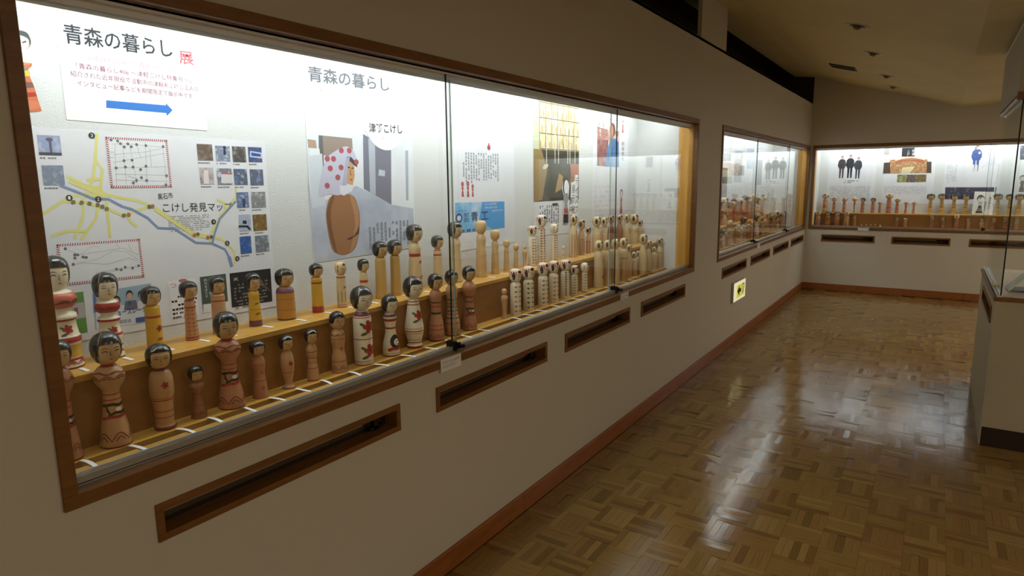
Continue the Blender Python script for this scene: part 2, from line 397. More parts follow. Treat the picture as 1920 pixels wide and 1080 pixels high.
PROF = {
 'onion': [(0, .98), (.02, 1), (.10, .95), (.22, .84), (.34, .70), (.46, .60), (.56, .54), (.66, .52), (.70, .60), (.75, .80), (.80, .93), (.85, .96), (.90, .88), (.95, .66), (.98, .42), (1, .36)],
 'egg': [(0, .88), (.02, .92), (.05, .90), (.07, .78), (.10, .76), (.25, .80), (.40, .82), (.50, .90), (.58, .99), (.70, 1), (.82, .96), (.90, .84), (.955, .62), (.96, .50), (1, .50)],
 'cyl': [(0, .97), (.01, 1), (.4, .98), (.84, .98), (.90, .93), (.95, .78), (.98, .56), (1, .42)],
 'straight': [(0, .97), (.01, 1), (.3, .97), (.90, .92), (.955, .90), (.965, .80), (.99, .62), (1, .45)],
 'taper': [(0, 1), (.02, 1), (.3, .90), (.6, .83), (.86, .78), (.92, .74), (.96, .60), (1, .42)],
 'vase': [(0, .80), (.06, .82), (.065, .72), (.10, .70), (.20, .82), (.30, .95), (.38, 1), (.46, .95), (.6, .82), (.75, .70), (.88, .60), (.95, .55), (.96, .42), (1, .40)],
 'skirt': [(0, 1), (.02, 1), (.15, .98), (.30, .90), (.42, .74), (.52, .62), (.62, .58), (.70, .60), (.80, .72), (.88, .76), (.94, .70), (.98, .48), (1, .42)],
 'foot': [(0, .95), (.03, 1), (.06, .92), (.09, .62), (.13, .56), (.2, .62), (.35, .82), (.5, .96), (.62, 1), (.75, .97), (.87, .85), (.95, .60), (1, .40)],
 'wavy': [(0, 1), (.04, 1), (.12, .95), (.3, .90), (.36, .86), (.42, .78), (.5, .72), (.58, .72), (.66, .80), (.74, .88), (.84, .86), (.92, .72), (.98, .45), (1, .4)],
 'pear': [(0, .90), (.02, .93), (.3, .97), (.55, 1), (.70, .95), (.82, .80), (.92, .58), (.98, .40), (1, .36)],
 'barrel': [(0, .95), (.01, .98), (.3, 1), (.6, .97), (.85, .95), (.88, .90), (.90, .86), (.93, .82), (.97, .6), (1, .45)],
 'stack': [(0, 1), (.03, 1), (.10, .94), (.20, .92), (.30, .94), (.33, 1), (.39, 1), (.42, .90), (.52, .82), (.60, .80), (.63, .92), (.68, .88), (.71, .62), (.74, .58), (.78, .85), (.83, .98), (.89, 1), (.94, .85), (.98, .55), (1, .45)],
 'pin': [(0, .8), (.03, .8), (.1, .62), (.3, .58), (.5, .7), (.7, .9), (.82, 1), (.92, .85), (.97, .5), (1, .35)],
 'waist': [(0, 1), (.02, 1), (.3, .95), (.6, .86), (.68, .80), (.74, .78), (.84, .84), (.92, .80), (.97, .55), (1, .42)],
}
def interp(pr, t):
    for (a, ra), (b, rb) in zip(pr[:-1], pr[1:]):
        if t <= b: return ra + (rb-ra)*(t-a)/max(b-a, 1e-6)
    return pr[-1][1]
class Surf:
    """paint laid on a surface of revolution; s = arc length from the front, z = height"""
    def __init__(s, rf, off=0.0007): s.rf = rf; s.off = off; s.mb = MB(); s.mats = []
    def mi(s, m):
        if m not in s.mats: s.mats.append(m)
        return s.mats.index(m)
    def pt(s, th, z):
        r = s.rf(z)+s.off; return (r*math.cos(th), r*math.sin(th), z)
    def stroke(s, pts, wd, m):
        """pts: (theta, z)"""
        q_ = [pts[0]]
        for p0, p1 in zip(pts[:-1], pts[1:]):
            k = max(1, int(abs(p1[0]-p0[0])/.16)); q_ += [(p0[0]+(p1[0]-p0[0])*i/k, p0[1]+(p1[1]-p0[1])*i/k) for i in range(1, k+1)]
        pts = q_; m = s.mi(m); n = len(pts); A = []; B = []
        for i, (th, z) in enumerate(pts):
            q0 = pts[max(0, i-1)]; q1 = pts[min(n-1, i+1)]; R = max(s.rf(z), .003)
            dx = (q1[0]-q0[0])*R; dz = q1[1]-q0[1]; l = math.hypot(dx, dz) or 1
            k = wd/2*(1 if 0 < i < n-1 else .55)
            nx, nz = -dz/l*k, dx/l*k
            A.append(s.pt(th+nx/R, z+nz)); B.append(s.pt(th-nx/R, z-nz))
        for i in range(n-1): s.mb.face([A[i], A[i+1], B[i+1], B[i]], m)
    def blob(s, th, z, a, b, m, rot=0, n=10):
        m = s.mi(m); R = max(s.rf(z), .003); c, d = math.cos(rot), math.sin(rot)
        ring = []
        for f in (0.5, 1.0):
            ring.append([s.pt(th+(f*a*math.cos(q)*c-f*b*math.sin(q)*d)/R, z+f*a*math.cos(q)*d+f*b*math.sin(q)*c) for q in (2*PI*i/n for i in range(n))])
        ctr = s.pt(th, z)
        for i in range(n):
            j = (i+1) % n
            s.mb.face([ctr, ring[0][i], ring[0][j]], m); s.mb.face([ring[0][i], ring[1][i], ring[1][j], ring[0][j]], m)
    def build(s, name, parent): 
        return s.mb.build(name, s.mats, parent, smooth=True) if s.mb.f else None

def flower(S, th, z, k, m=RED, leaf=True):
    R = S.rf(z)
    for i in range(5):
        a = PI/2 + i*2*PI/5 + .3
        S.blob(th+k*.55*math.cos(a)/R, z+k*.55*math.sin(a), k*.42, k*.34, m, rot=a)
    S.off += .0004; S.blob(th, z, k*.2, k*.2, DRED, n=8); S.off -= .0004
    if leaf:
        S.blob(th-k*.75/R, z-k*.95, k*.55, k*.22, GRN, rot=.3); S.blob(th-k*1.0/R, z+k*.35, k*.4, k*.2, GRN, rot=-.5)
        S.stroke([(th+k*.1/R, z-k*.6), (th+k*.25/R, z-k*1.2)], k*.09, BLK)
def scallops(S, z, n, h, wd, m):
    for i in range(n):
        t0 = -PI/1.1 + i*2*PI/1.1/n; t1 = t0+2*PI/1.1/n
        for f in (1.0, .55):
            c = (t0+t1)/2; w2 = (t1-t0)/2*f
            S.stroke([(c-w2+2*w2*q/6, z+h*f*math.sin(PI*q/6)) for q in range(7)], wd, m)
def leaves(S, th, z0, z1, n, k, cols):
    for i in range(n):
        z = z0+(z1-z0)*i/(n-1); m = cols[i % len(cols)]; R = S.rf(z)
        for a in (.75, 1.35, PI-.75, PI-1.35): S.stroke([(th, z), (th+k*math.cos(a)/R, z+k*math.sin(a)*.8)], k*.34, m)

def doll(loc, H, hw, hh, bw, prof='cyl', hair='bob', wood='tan', bands='', paint='', label='', group='', rz=0.0, seg=22, headwood=None, neck=0.0, detail=True, headn=2.5):
    root = empty('kokeshi_doll', loc, rz)
    hb = H - hh*0.94; zc = H-hh/2; rb = bw/2
    pr = PROF[prof]
    bl = []
    for tok in bands.split():
        c, t0, t1 = tok.split(','); bl.append((float(t0), float(t1), c))
    ts = sorted(set([t for t, _ in pr] + [x for b in bl for x in b[:2]]))
    keys = ['base'] + sorted({b[2] for b in bl})
    def mf(z):
        t = z/hb
        for b in bl:
            if b[0] <= t <= b[1]: return keys.index(b[2])
        return 0
    prof_pts = [(max(rb*interp(pr, t), .0015), t*hb) for t in ts]
    MB().lathe(prof_pts, seg, mf).build('body', [WD[wood]] + [COLS[k] for k in keys[1:]], root, smooth=True)
    rfb = lambda z: rb*interp(pr, min(max(z/hb, 0), 1))
    def rh(z):
        t = abs(z-zc)/(hh/2)
        if t >= 1: return 0.0008
        k = 1.0 if z > zc else 1.0-0.10*t
        return max(hw/2*k*(1-t**headn)**(1/headn), .0008)
    hz = [zc+hh/2*math.copysign(abs(math.sin(a))**(2/headn), a) for a in (PI/2*q/10 for q in range(-10, 11))]
    hp = [(rh(z), z) for z in hz]
    head = MB().lathe(hp, seg).build('head', WD[headwood or ('face' if wood in ('tan', 'rose', 'yellow', 'ochre', 'brown', 'honey') else wood)], root, smooth=True)
    def cap(zlow, m, name='hair', off=0.0012, N=36, K=7):
        mb = MB(); V = []
        for j in range(N+1):
            th = -PI+2*PI*j/N; z0 = zlow(th); z1 = zc+hh/2*0.999
            V.append([((rh(z0+(z1-z0)*math.sin(PI/2*k/K))+off)*math.cos(th), (rh(z0+(z1-z0)*math.sin(PI/2*k/K))+off)*math.sin(th), z0+(z1-z0)*math.sin(PI/2*k/K)+(off if k == K else 0)) for k in range(K+1)])
        for j in range(N):
            for k in range(K): mb.face([V[j][k], V[j+1][k], V[j+1][k+1], V[j][k+1]])
        bm = mb.build(name, m, head, smooth=True); return bm
    if hair in ('bob', 'short', 'topknot'):
        fb = .17 if hair != 'topknot' else .22; lo = -.36 if hair != 'short' else -.12; wf = .88
        def zl(th):
            a = abs(th)
            if a < wf-.08: return zc+hh*(fb+.02*math.cos(a*2))
            if a < wf+.02: return zc+hh*(fb+(lo-fb)*(a-wf+.08)/.10)
            return zc+hh*lo
        cap(zl, HAIR)
        if hair == 'topknot':
            ck = Surf(rh, .0018)
            for sgn in (-1, 1):
                ck.stroke([(sgn*.25, zc+hh*.42), (sgn*.55, zc+hh*.33), (sgn*.8, zc+hh*.28)], hh*.03, WHT)
            ck.build('hair_line', head)
    elif hair in ('patch', 'patchred', 'dark'):
        S = Surf(rh, .0012)
        big = 1.45 if hair == 'dark' else 1.0
        S.blob(0, zc+hh*.32, hw*.26*big, hh*.13, HAIRB); 
        for sgn in (-1, 1): S.blob(sgn*1.28, zc+hh*.06, hw*.14*big, hh*.27, HAIRB)
        if hair == 'dark': S.blob(PI, zc+hh*.1, hw*.45, hh*.32, HAIRB)
        S.build('hair', head)
    elif hair == 'stripe':
        S = Surf(rh, .0012)
        S.blob(0, zc+hh*.30, hw*.22, hh*.12, BLK)
        for sgn in (-1, 1):
            S.mb_ = None
            S.stroke([(sgn*1.22, zc+hh*.24), (sgn*1.25, zc), (sgn*1.25, zc-hh*.28)], hw*.28, BLK)
        S.off = .0008
        for q in range(14):
            th = .55+q*(2*PI-1.1)/13
            S.stroke([(th, zc+hh*.44), (th+.08, zc+hh*.3), (th+.18, zc+hh*.02 if q not in (0, 13) else zc+hh*.2)], hw*.10, RED)
        S.build('hair', head)
    elif hair == 'cord':
        S = Surf(rh, .0012)
        S.blob(0, zc+hh*.34, hw*.16, hh*.10, BLK)
        for sgn in (-1, 1): S.stroke([(sgn*1.2, zc+hh*.26), (sgn*1.25, zc-hh*.2)], hw*.12, BLK)
        for th in (.5, -.5, 1.9, -1.9): S.stroke([(th, zc+hh*.46), (th*1.1, zc+hh*.3)], hw*.06, RED)
        S.build('hair', head)
    if hair != 'none' and detail:
        S = Surf(rh, .0009)
        ez = zc-hh*.03; ew = hw*.12
        for sgn in (-1, 1):
            t0 = sgn*.40
            S.stroke([(t0-ew/hw*1.6, ez-hh*.01), (t0, ez+hh*.022), (t0+ew/hw*1.6, ez-hh*.01)], hh*.032, BLK)
            S.stroke([(t0-ew/hw*1.8, ez+hh*.075), (t0, ez+hh*.115), (t0+ew/hw*1.8, ez+hh*.085)], hh*.022, BLK)
        S.stroke([(-.04, ez+hh*.01), (-.06, ez-hh*.13), (.05, ez-hh*.14)], hh*.02, BLK)
        S.stroke([(-.10, ez-hh*.245), (0, ez-hh*.23), (.10, ez-hh*.245)], hh*.035, RED)
        S.build('face_paint', head)
    for tok in paint.split():
        S = Surf(rfb, .0008); a = tok.split(',')
        k = a[0]
        if k == 'flower': flower(S, float(a[1]), float(a[2])*hb, float(a[3])*bw)
        elif k == 'bloom': flower(S, float(a[1]), float(a[2])*hb, float(a[3])*bw, COLS[a[4]] if len(a) > 4 else RED, False)
        elif k == 'scal': scallops(S, float(a[1])*hb, int(a[2]), float(a[3])*hb, bw*.035, COLS[a[4]])
        elif k == 'leaf':
            for th in (0, .9, -.9): leaves(S, th, float(a[1])*hb, float(a[2])*hb, int(a[3]), bw*.21, [COLS[c] for c in a[4]])
        elif k == 'vstr':
            for q in range(int(a[3])):
                th = -1.5+3.0*q/(int(a[3])-1); S.stroke([(th, float(a[1])*hb+(float(a[2])-float(a[1]))*hb*i/5) for i in range(6)], bw*.05, COLS[a[4]])
        elif k == 'line': S.stroke([(float(a[1]), float(a[2])*hb+(float(a[3])-float(a[2]))*hb*i/6) for i in range(7)], bw*.07, COLS[a[4]])
        elif k == 'sq':   # brush squiggles
            z = float(a[2])*hb; th = float(a[1])
            for i in range(3): S.stroke([(th-.35+.22*i, z-.02*hb), (th-.15+.22*i, z+.03*hb), (th+.1+.22*i, z+.015*hb)], bw*.06, COLS[a[3]])
        elif k == 'daruma':
            z = float(a[1])*hb; q = float(a[2])*bw; th = .15
            S.blob(th, z, q, q*1.1, BLK, n=14); S.off += .0004
            S.blob(th+.12, z-q*.15, q*.55, q*.55, WHT, n=12); S.off += .0004
            S.blob(th+.05, z+q*.02, q*.12, q*.12, BLK, n=8); S.blob(th+.45, z+q*.02, q*.12, q*.12, BLK, n=8); S.stroke([(th-.05, z-q*.4), (th+.2, z-q*.5), (th+.45, z-q*.4)], q*.14, RED)
            S.off -= .0008
            S.stroke([(th-1.1, z-q*1.35), (th-.5, z-q*1.1), (th+.2, z-q*1.2), (th+.9, z-q*1.0)], q*.5, RED)
        elif k == 'obi':
            z = float(a[1])*hb; q = float(a[2])*bw
            S.stroke([(-1.5, z+q*.85), (-.9, z+q*1.0), (-.3, z+q*1.1), (.3, z+q*.85), (1.2, z+q*1.05)], q*.5, BLK)
            S.stroke([(-.95, z+q*.8), (-.8, z), (-.55, z-q*.6)], q*.4, BLK)
            S.stroke([(-.8, z-q*.8), (-.1, z-q*.35), (.5, z-q*.5), (1.2, z-q*.15)], q*.42, BLK)
            S.stroke([(-1.5, z-q*1.35), (-.5, z-q*1.05), (.3, z-q*1.1), (1.4, z-q*.7)], q*.5, RED)
            S.blob(.25, z+q*.18, q*.5, q*.34, WHT)
        elif k == 'wave':
            z = float(a[1])*hb
            S.stroke([(-PI/1.2+PI/.6*i/24, z+math.sin(i*1.1)*hb*.012) for i in range(25)], bw*.045, COLS[a[2]])
        S.build({'flower': 'painted_flower', 'bloom': 'painted_flower', 'scal': 'painted_scallops', 'leaf': 'painted_leaves', 'vstr': 'painted_stripes', 'line': 'painted_line', 'sq': 'painted_brushwork', 'daruma': 'painted_daruma', 'obi': 'painted_obi', 'wave': 'painted_wave'}[k], root)
    tag(root, label, 'kokeshi doll', group)
    return root

KIM = 'd,0,.02 r,.56,.575 r,.625,.64 r,.965,1'
GL, GU = 'kokeshi dolls on the lower step of the near case', 'kokeshi dolls on the upper step of the near case'
# (row, doll measures in metres) -- y along the shelf, height, head width, head height, body width
NEAR = [
 ('L', -0.246, 0.674, 0.308, 0.0602, 0.0695, 0.0602, 'onion', 'bob', 'rose', KIM, 'obi,.42,.20 scal,.1,6,.08,d scal,.84,7,.05,d', 'half-hidden rose wood kokeshi cut off by the left frame, bottom step'),
 ('L', -0.246, 0.786, 0.306, 0.0720, 0.0876, 0.0775, 'onion', 'bob', 'tan', KIM, 'obi,.44,.20 scal,.08,5,.10,d scal,.82,6,.05,d wave,.90,d', 'large waisted kokeshi with obi belt and wide skirt, bottom step near the left frame'),
 ('L', -0.246, 0.918, 0.245, 0.0663, 0.0706, 0.0633, 'egg', 'topknot', 'tan', 'd,0,.06 r,.48,.50 r,.52,.53 r,.30,.315 r,.20,.215 d,.955,1', 'bloom,.1,.74,.17', 'egg-shouldered kokeshi with red flower on chest and red foot ring'),
 ('L', -0.246, 1.019, 0.157, 0.0416, 0.0456, 0.0462, 'onion', 'bob', 'brown', 'r,.34,.36 r,.64,.66', 'scal,.1,5,.08,d', 'smallest dark waisted kokeshi low on the bottom step'),
 ('L', -0.246, 1.127, 0.299, 0.0709, 0.0855, 0.0806, 'onion', 'bob', 'rose', KIM, 'obi,.44,.20 scal,.08,5,.10,d scal,.82,6,.05,d wave,.90,d', 'waisted kokeshi with bulging shoulders and black-red obi belt, bottom step middle'),
 ('L', -0.246, 1.229, 0.187, 0.0470, 0.0480, 0.0487, 'wavy', 'bob', 'rose', 'r,.40,.415 r,.78,.79', 'bloom,.1,.25,.16,p bloom,.1,.6,.12,p', 'small wavy rose kokeshi with faded blossoms, bottom step'),
 ('L', -0.246, 1.339, 0.183, 0.0473, 0.0519, 0.0438, 'foot', 'topknot', 'tan', 'r,.42,.435 d,.02,.04', 'bloom,.1,.66,.2', 'small kokeshi standing on a narrow flared foot'),
 ('L', -0.246, 1.442, 0.183, 0.0456, 0.0502, 0.0419, 'wavy', 'topknot', 'tan', 'r,0,.03 r,.33,.35 r,.47,.485 r,.60,.615 r,.76,.78', '', 'small tan kokeshi ringed with thin red lines'),
 ('L', -0.246, 1.562, 0.224, 0.0552, 0.0641, 0.0590, 'wavy', 'short', 'tan', 'r,.26,.275 r,.76,.775', 'scal,.06,5,.10,d scal,.84,6,.04,d bloom,.1,.55,.13,p', 'tan kokeshi with short hair and faint blossoms beside the cream flowered one'),
 ('L', -0.246, 1.684, 0.299, 0.0813, 0.0931, 0.0714, 'barrel', 'bob', 'cream', 'd,0,.02 r,.045,.055 r,.075,.085 d,.47,.485 r,.86,.875 r,.89,.91 u,.91,.97', 'flower,.2,.70,.38 flower,.2,.27,.38', 'tall cream cylinder kokeshi with two red camellia sprays'),
 ('L', -0.246, 1.832, 0.243, 0.0646, 0.0723, 0.0687, 'skirt', 'bob', 'cream', 'd,0,.03 r,.06,.07 r,.62,.66 r,.80,.86 u,.9,.96', 'daruma,.34,.36', 'cream kokeshi with a big daruma face on its skirt'),
 ('L', -0.246, 1.972, 0.299, 0.0805, 0.0933, 0.0805, 'vase', 'bob', 'cream', 'r,0,.05 w,.055,.075 r,.11,.13 r,.17,.18 r,.30,.31 r,.34,.36 r,.40,.41 r,.86,.88 r,.92,.94', 'flower,.25,.66,.30', 'cream vase-shaped kokeshi with red flower spray'),
 ('L', -0.246, 2.115, 0.293, 0.0636, 0.0719, 0.0704, 'skirt', 'bob', 'rose', 'd,0,.03 r,.22,.24 r,.30,.32 k,.52,.56 r,.66,.68 k,.74,.76', 'scal,.06,6,.08,d', 'reddish striped kokeshi just left of the first glass joint'),
 ('L', -0.246, 2.227, 0.296, 0.0587, 0.0694, 0.0704, 'skirt', 'bob', 'tan', 'd,0,.03 r,.24,.26 k,.34,.36 r,.42,.44 k,.48,.50 k,.56,.58 r,.62,.64 k,.70,.72', 'scal,.04,6,.12,d', 'black and red ringed kokeshi right behind the first glass joint'),
 ('L', -0.246, 2.355, 0.298, 0.0608, 0.0695, 0.0705, 'onion', 'bob', 'rose', 'd,0,.02 k,.56,.58 k,.66,.68', 'obi,.38,.20 scal,.05,6,.10,d', 'rose kokeshi with obi belt just right of the first glass joint'),
 ('L', -0.246, 2.646, 0.150, 0.0263, 0.0295, 0.0368, 'pin', 'none', 'tan', '', '', 'tiny bare wooden pin-shaped doll before the white row, bottom step'),
 ('L', -0.246, 2.750, 0.239, 0.0647, 0.0688, 0.0566, 'cyl', 'stripe', 'cream', '', 'leaf,.1,.82,6,rkr', 'white cylinder kokeshi with red maple leaves, first of the white row'),
 ('L', -0.246, 2.876, 0.238, 0.0639, 0.0709, 0.0584, 'cyl', 'stripe', 'cream', '', 'leaf,.1,.84,6,gkg', 'white cylinder kokeshi with dark green leaf column, second of the white row'),
 ('L', -0.246, 3.028, 0.241, 0.0634, 0.0735, 0.0576, 'cyl', 'stripe', 'cream', '', 'leaf,.1,.8,6,kkr', 'white cylinder kokeshi with black and red leaves, third of the white row'),
 ('L', -0.246, 3.147, 0.237, 0.0592, 0.0695, 0.0562, 'cyl', 'stripe', 'cream', '', 'leaf,.1,.8,6,pkp', 'white cylinder kokeshi with faded leaves, fourth of the white row'),
 ('L', -0.246, 3.286, 0.229, 0.0641, 0.0654, 0.0580, 'cyl', 'stripe', 'cream', '', 'leaf,.12,.9,11,k', 'white kokeshi covered in dense black leaf columns, fifth of the white row'),
 ('L', -0.246, 3.400, 0.182, 0.0501, 0.0543, 0.0438, 'cyl', 'stripe', 'cream', '', 'leaf,.1,.85,7,k', 'short white kokeshi with black zigzag, sixth of the white row'),
 ('L', -0.246, 3.534, 0.183, 0.0515, 0.0591, 0.0386, 'straight', 'cord', 'cream', 'r,0,.05', 'leaf,.15,.85,6,k', 'short white kokeshi with side bun and red base ring, last of the white row'),
 ('L', -0.248, 3.734, 0.304, 0.0604, 0.0684, 0.0637, 'cyl', 'patch', 'pale', '', 'bloom,0,.3,.22,r sq,0,.72,k', 'plain pale cylinder kokeshi with single red leaf, lower right group'),
 ('L', -0.246, 3.859, 0.297, 0.0550, 0.0666, 0.0550, 'cyl', 'patch', 'pale', '', 'vstr,.1,.6,4,p', 'pale cylinder kokeshi with faint stripes behind the single-leaf one'),
 ('L', -0.238, 3.968, 0.296, 0.0561, 0.0680, 0.0631, 'cyl', 'patch', 'pale', '', 'sq,0,.5,p', 'unmarked pale cylinder kokeshi at the second glass joint, lower row'),
 ('L', -0.239, 4.103, 0.292, 0.0575, 0.0734, 0.0647, 'cyl', 'patch', 'pale', 'k,.68,.70', 'vstr,0,.66,4,r', 'pale kokeshi with red-striped trousers right of the second glass joint'),
 ('L', -0.257, 4.237, 0.233, 0.0443, 0.0528, 0.0480, 'pear', 'patch', 'pale', '', 'line,.3,.1,.6,k', 'small pale kokeshi with one black line, lower right group'),
 ('L', -0.255, 4.329, 0.172, 0.0413, 0.0460, 0.0488, 'cyl', 'patch', 'pale', '', 'vstr,.1,.5,4,p', 'short pale kokeshi in the lower right group, left one of the low pair'),
 ('L', -0.262, 4.425, 0.170, 0.0344, 0.0429, 0.0382, 'cyl', 'patch', 'pale', '', 'vstr,.1,.5,3,p', 'short pale kokeshi in the lower right group, right one of the low pair'),
 ('L', -0.218, 4.409, 0.296, 0.0607, 0.0774, 0.0607, 'pear', 'patch', 'pale', '', 'line,.2,.12,.8,k bloom,.2,.85,.15,d', 'tall round-headed pale kokeshi with long black obi line, lower right group'),
 ('L', -0.236, 4.558, 0.238, 0.0468, 0.0597, 0.0507, 'pear', 'patch', 'pale', '', 'line,.2,.1,.7,k', 'slim pale kokeshi with black line beside the tall round-headed one'),
 ('L', -0.252, 4.720, 0.176, 0.0361, 0.0450, 0.0482, 'cyl', 'patch', 'pale', '', 'vstr,.1,.5,3,r', 'short pale kokeshi half hidden between two taller ones, far right'),
 ('L', -0.249, 4.826, 0.236, 0.0490, 0.0625, 0.0531, 'pear', 'dark', 'pale', 'k,.66,.68', 'vstr,0,.64,4,r', 'rightmost pale kokeshi with red trousers on the bottom step'),
 ('U', -0.398, 0.749, 0.301, 0.0672, 0.0914, 0.0868, 'stack', 'bob', 'cream', 'd,0,.02 r,.10,.13 y,.14,.30 r,.33,.40 r,.60,.63 p,.76,.95', 'scal,.05,7,.05,r flower,.1,.5,.16 scal,.82,7,.04,d', 'tallest red and green stacked kokeshi behind the left frame, upper step'),
 ('U', -0.398, 0.869, 0.242, 0.0622, 0.0755, 0.0622, 'stack', 'bob', 'cream', 'd,0,.02 r,.10,.13 k,.2,.22 r,.38,.42 r,.62,.66 r,.77,.93', 'flower,.1,.48,.18 scal,.82,7,.04,d', 'red-collared stacked kokeshi on the upper step behind the large waisted one'),
 ('U', -0.398, 0.991, 0.186, 0.0531, 0.0574, 0.0453, 'straight', 'bob', 'yellow', 'r,.70,.75', 'bloom,.3,.46,.24 sq,.2,.2,d', 'yellow kokeshi with a red apple blossom, upper step'),
 ('U', -0.398, 1.107, 0.186, 0.0508, 0.0552, 0.0393, 'taper', 'bob', 'tan', 'r,.0,.03 r,.05,.09 r,.76,.80 r,.93,.96', 'leaf,.12,.7,7,p', 'tan kokeshi with red ferny pattern and one red collar band, upper step'),
 ('U', -0.398, 1.204, 0.189, 0.0511, 0.0574, 0.0460, 'straight', 'bob', 'tan', 'r,.80,.83 r,.92,.93', '', 'plain tan kokeshi with red collar ring in front of the dark green advert'),
 ('U', -0.398, 1.336, 0.183, 0.0484, 0.0603, 0.0430, 'waist', 'bob', 'yellow', 'u,0,.16 d,.16,.17 d,.46,.47', 'sq,0,.34,d sq,0,.62,d', 'yellow kokeshi with thin red handwriting, before the black advert'),
 ('U', -0.398, 1.464, 0.183, 0.0620, 0.0651, 0.0657, 'barrel', 'bob', 'ochre', 'u,0,.05 d,.30,.31 d,.62,.63 u,.80,.95', '', 'broad ochre kokeshi with thin brown rings right of the map'),
 ('U', -0.398, 1.607, 0.184, 0.0493, 0.0483, 0.0434, 'straight', 'bob', 'yellow', 'r,0,.18 d,.80,.84 r,.955,.97', '', 'slim yellow kokeshi with a red base under the cover poster'),
 ('U', -0.398, 1.727, 0.179, 0.0452, 0.0524, 0.0390, 'straight', 'cord', 'pale', 'r,0,.03 r,.07,.09 d,.90,.93 r,.94,.955', 'vstr,.14,.5,5,k sq,0,.6,k', 'pale kokeshi with red hair cords and black grass on its body'),
 ('U', -0.398, 1.847, 0.177, 0.0448, 0.0522, 0.0405, 'taper', 'bob', 'pale', 'r,.64,.72', 'sq,0,.45,r', 'short kokeshi with red neck band in front of the cover poster, upper step'),
 ('U', -0.398, 1.945, 0.240, 0.0616, 0.0673, 0.0484, 'straight', 'bob', 'honey', 'd,.05,.055', '', 'plain honey kokeshi with black bob, left of a matching pair'),
 ('U', -0.398, 2.033, 0.240, 0.0609, 0.0668, 0.0451, 'straight', 'bob', 'honey', 'd,.06,.066', '', 'plain honey kokeshi with black bob, right of a matching pair'),
 ('U', -0.398, 2.161, 0.298, 0.0726, 0.0789, 0.0656, 'waist', 'bob', 'pale', 'r,.70,.76', 'sq,.2,.58,r sq,.2,.28,r', 'tall pale kokeshi with broad red belt and red brush marks, upper step'),
 ('U', -0.398, 2.318, 0.237, 0.0563, 0.0599, 0.0490, 'taper', 'bob', 'pale', 'r,.80,.84 r,.93,.95', '', 'short pale kokeshi with red collar just left of the first glass joint, upper step'),
 ('U', -0.398, 2.452, 0.293, 0.0710, 0.0777, 0.0634, 'waist', 'bob', 'pale', 'd,.02,.03', '', 'tall pale kokeshi crossed by the first glass joint, upper step'),
 ('U', -0.398, 2.665, 0.289, 0.0589, 0.0683, 0.0589, 'waist', 'none', 'plain', '', '', 'tallest unpainted wooden kokeshi blank, first of the bare row'),
 ('U', -0.398, 2.790, 0.233, 0.0497, 0.0564, 0.0442, 'waist', 'none', 'plain', '', '', 'unpainted wooden kokeshi blank, second of the bare row'),
 ('U', -0.398, 2.898, 0.171, 0.0369, 0.0434, 0.0340, 'taper', 'none', 'plain', '', '', 'unpainted wooden kokeshi blank, third of the bare row'),
 ('U', -0.398, 2.994, 0.140, 0.0319, 0.0355, 0.0290, 'taper', 'none', 'plain', '', '', 'unpainted wooden kokeshi blank, fourth of the bare row'),
 ('U', -0.398, 3.084, 0.121, 0.0178, 0.0181, 0.0296, 'pin', 'none', 'plain', '', '', 'little bare pear-bodied doll ending the bare row'),
 ('U', -0.398, 3.165, 0.229, 0.0542, 0.0584, 0.0452, 'cyl', 'stripe', 'cream', '', 'leaf,.08,.85,9,r', 'red-patterned kokeshi with striped hair, left of the tallest striped one, upper step'),
 ('U', -0.398, 3.268, 0.287, 0.0647, 0.0723, 0.0493, 'straight', 'stripe', 'cream', 'r,.93,.95 r,.96,.97', 'leaf,.05,.88,13,r', 'tallest red-patterned kokeshi with striped round head, upper step'),
 ('U', -0.398, 3.421, 0.226, 0.0541, 0.0585, 0.0446, 'straight', 'cord', 'cream', 'r,.93,.95', 'leaf,.05,.88,11,r', 'red-patterned kokeshi with flat black topknot, upper step'),
 ('U', -0.398, 3.543, 0.080, 0.0229, 0.0267, 0.0229, 'straight', 'cord', 'cream', 'r,.4,.45', 'leaf,.05,.88,5,r', 'tiny red-patterned kokeshi on the upper step'),
 ('U', -0.398, 3.672, 0.268, 0.0469, 0.0684, 0.0603, 'pear', 'patch', 'pale', '', 'vstr,.05,.72,6,d line,-.4,.55,.85,r', 'tall striped-kimono kokeshi with red lapels, upper step'),
 ('U', -0.398, 3.784, 0.232, 0.0480, 0.0664, 0.0445, 'pear', 'dark', 'tan', 'k,.6,.61', 'vstr,.05,.6,5,d', 'narrow striped-kimono kokeshi with black hair, upper step'),
 ('U', -0.398, 3.885, 0.174, 0.0349, 0.0463, 0.0349, 'pear', 'dark', 'tan', 'k,.6,.62', 'vstr,.05,.6,4,d', 'short striped-kimono kokeshi with black hair, upper step'),
 ('U', -0.398, 4.008, 0.241, 0.0608, 0.0730, 0.0608, 'pear', 'patch', 'pale', '', 'sq,0,.7,r', 'large pale kokeshi with white round head, upper right group'),
 ('U', -0.398, 4.127, 0.228, 0.0475, 0.0634, 0.0475, 'pear', 'patch', 'pale', '', 'vstr,.3,.7,3,r', 'pale kokeshi with red lattice beside the large white-headed one, upper right'),
 ('U', -0.398, 4.242, 0.237, 0.0448, 0.0571, 0.0485, 'pear', 'dark', 'brown', '', 'vstr,.0,.7,5,k', 'dark brown patterned kokeshi left of the second glass joint, upper right'),
 ('U', -0.398, 4.392, 0.234, 0.0460, 0.0587, 0.0536, 'pear', 'dark', 'brown', '', 'vstr,.0,.75,6,d', 'plum striped kokeshi just right of the second glass joint, upper right'),
 ('U', -0.398, 4.519, 0.232, 0.0470, 0.0639, 0.0509, 'pear', 'patch', 'pale', '', 'sq,0,.7,d', 'plain pale kokeshi between the plum striped and the big-headed one, upper right'),
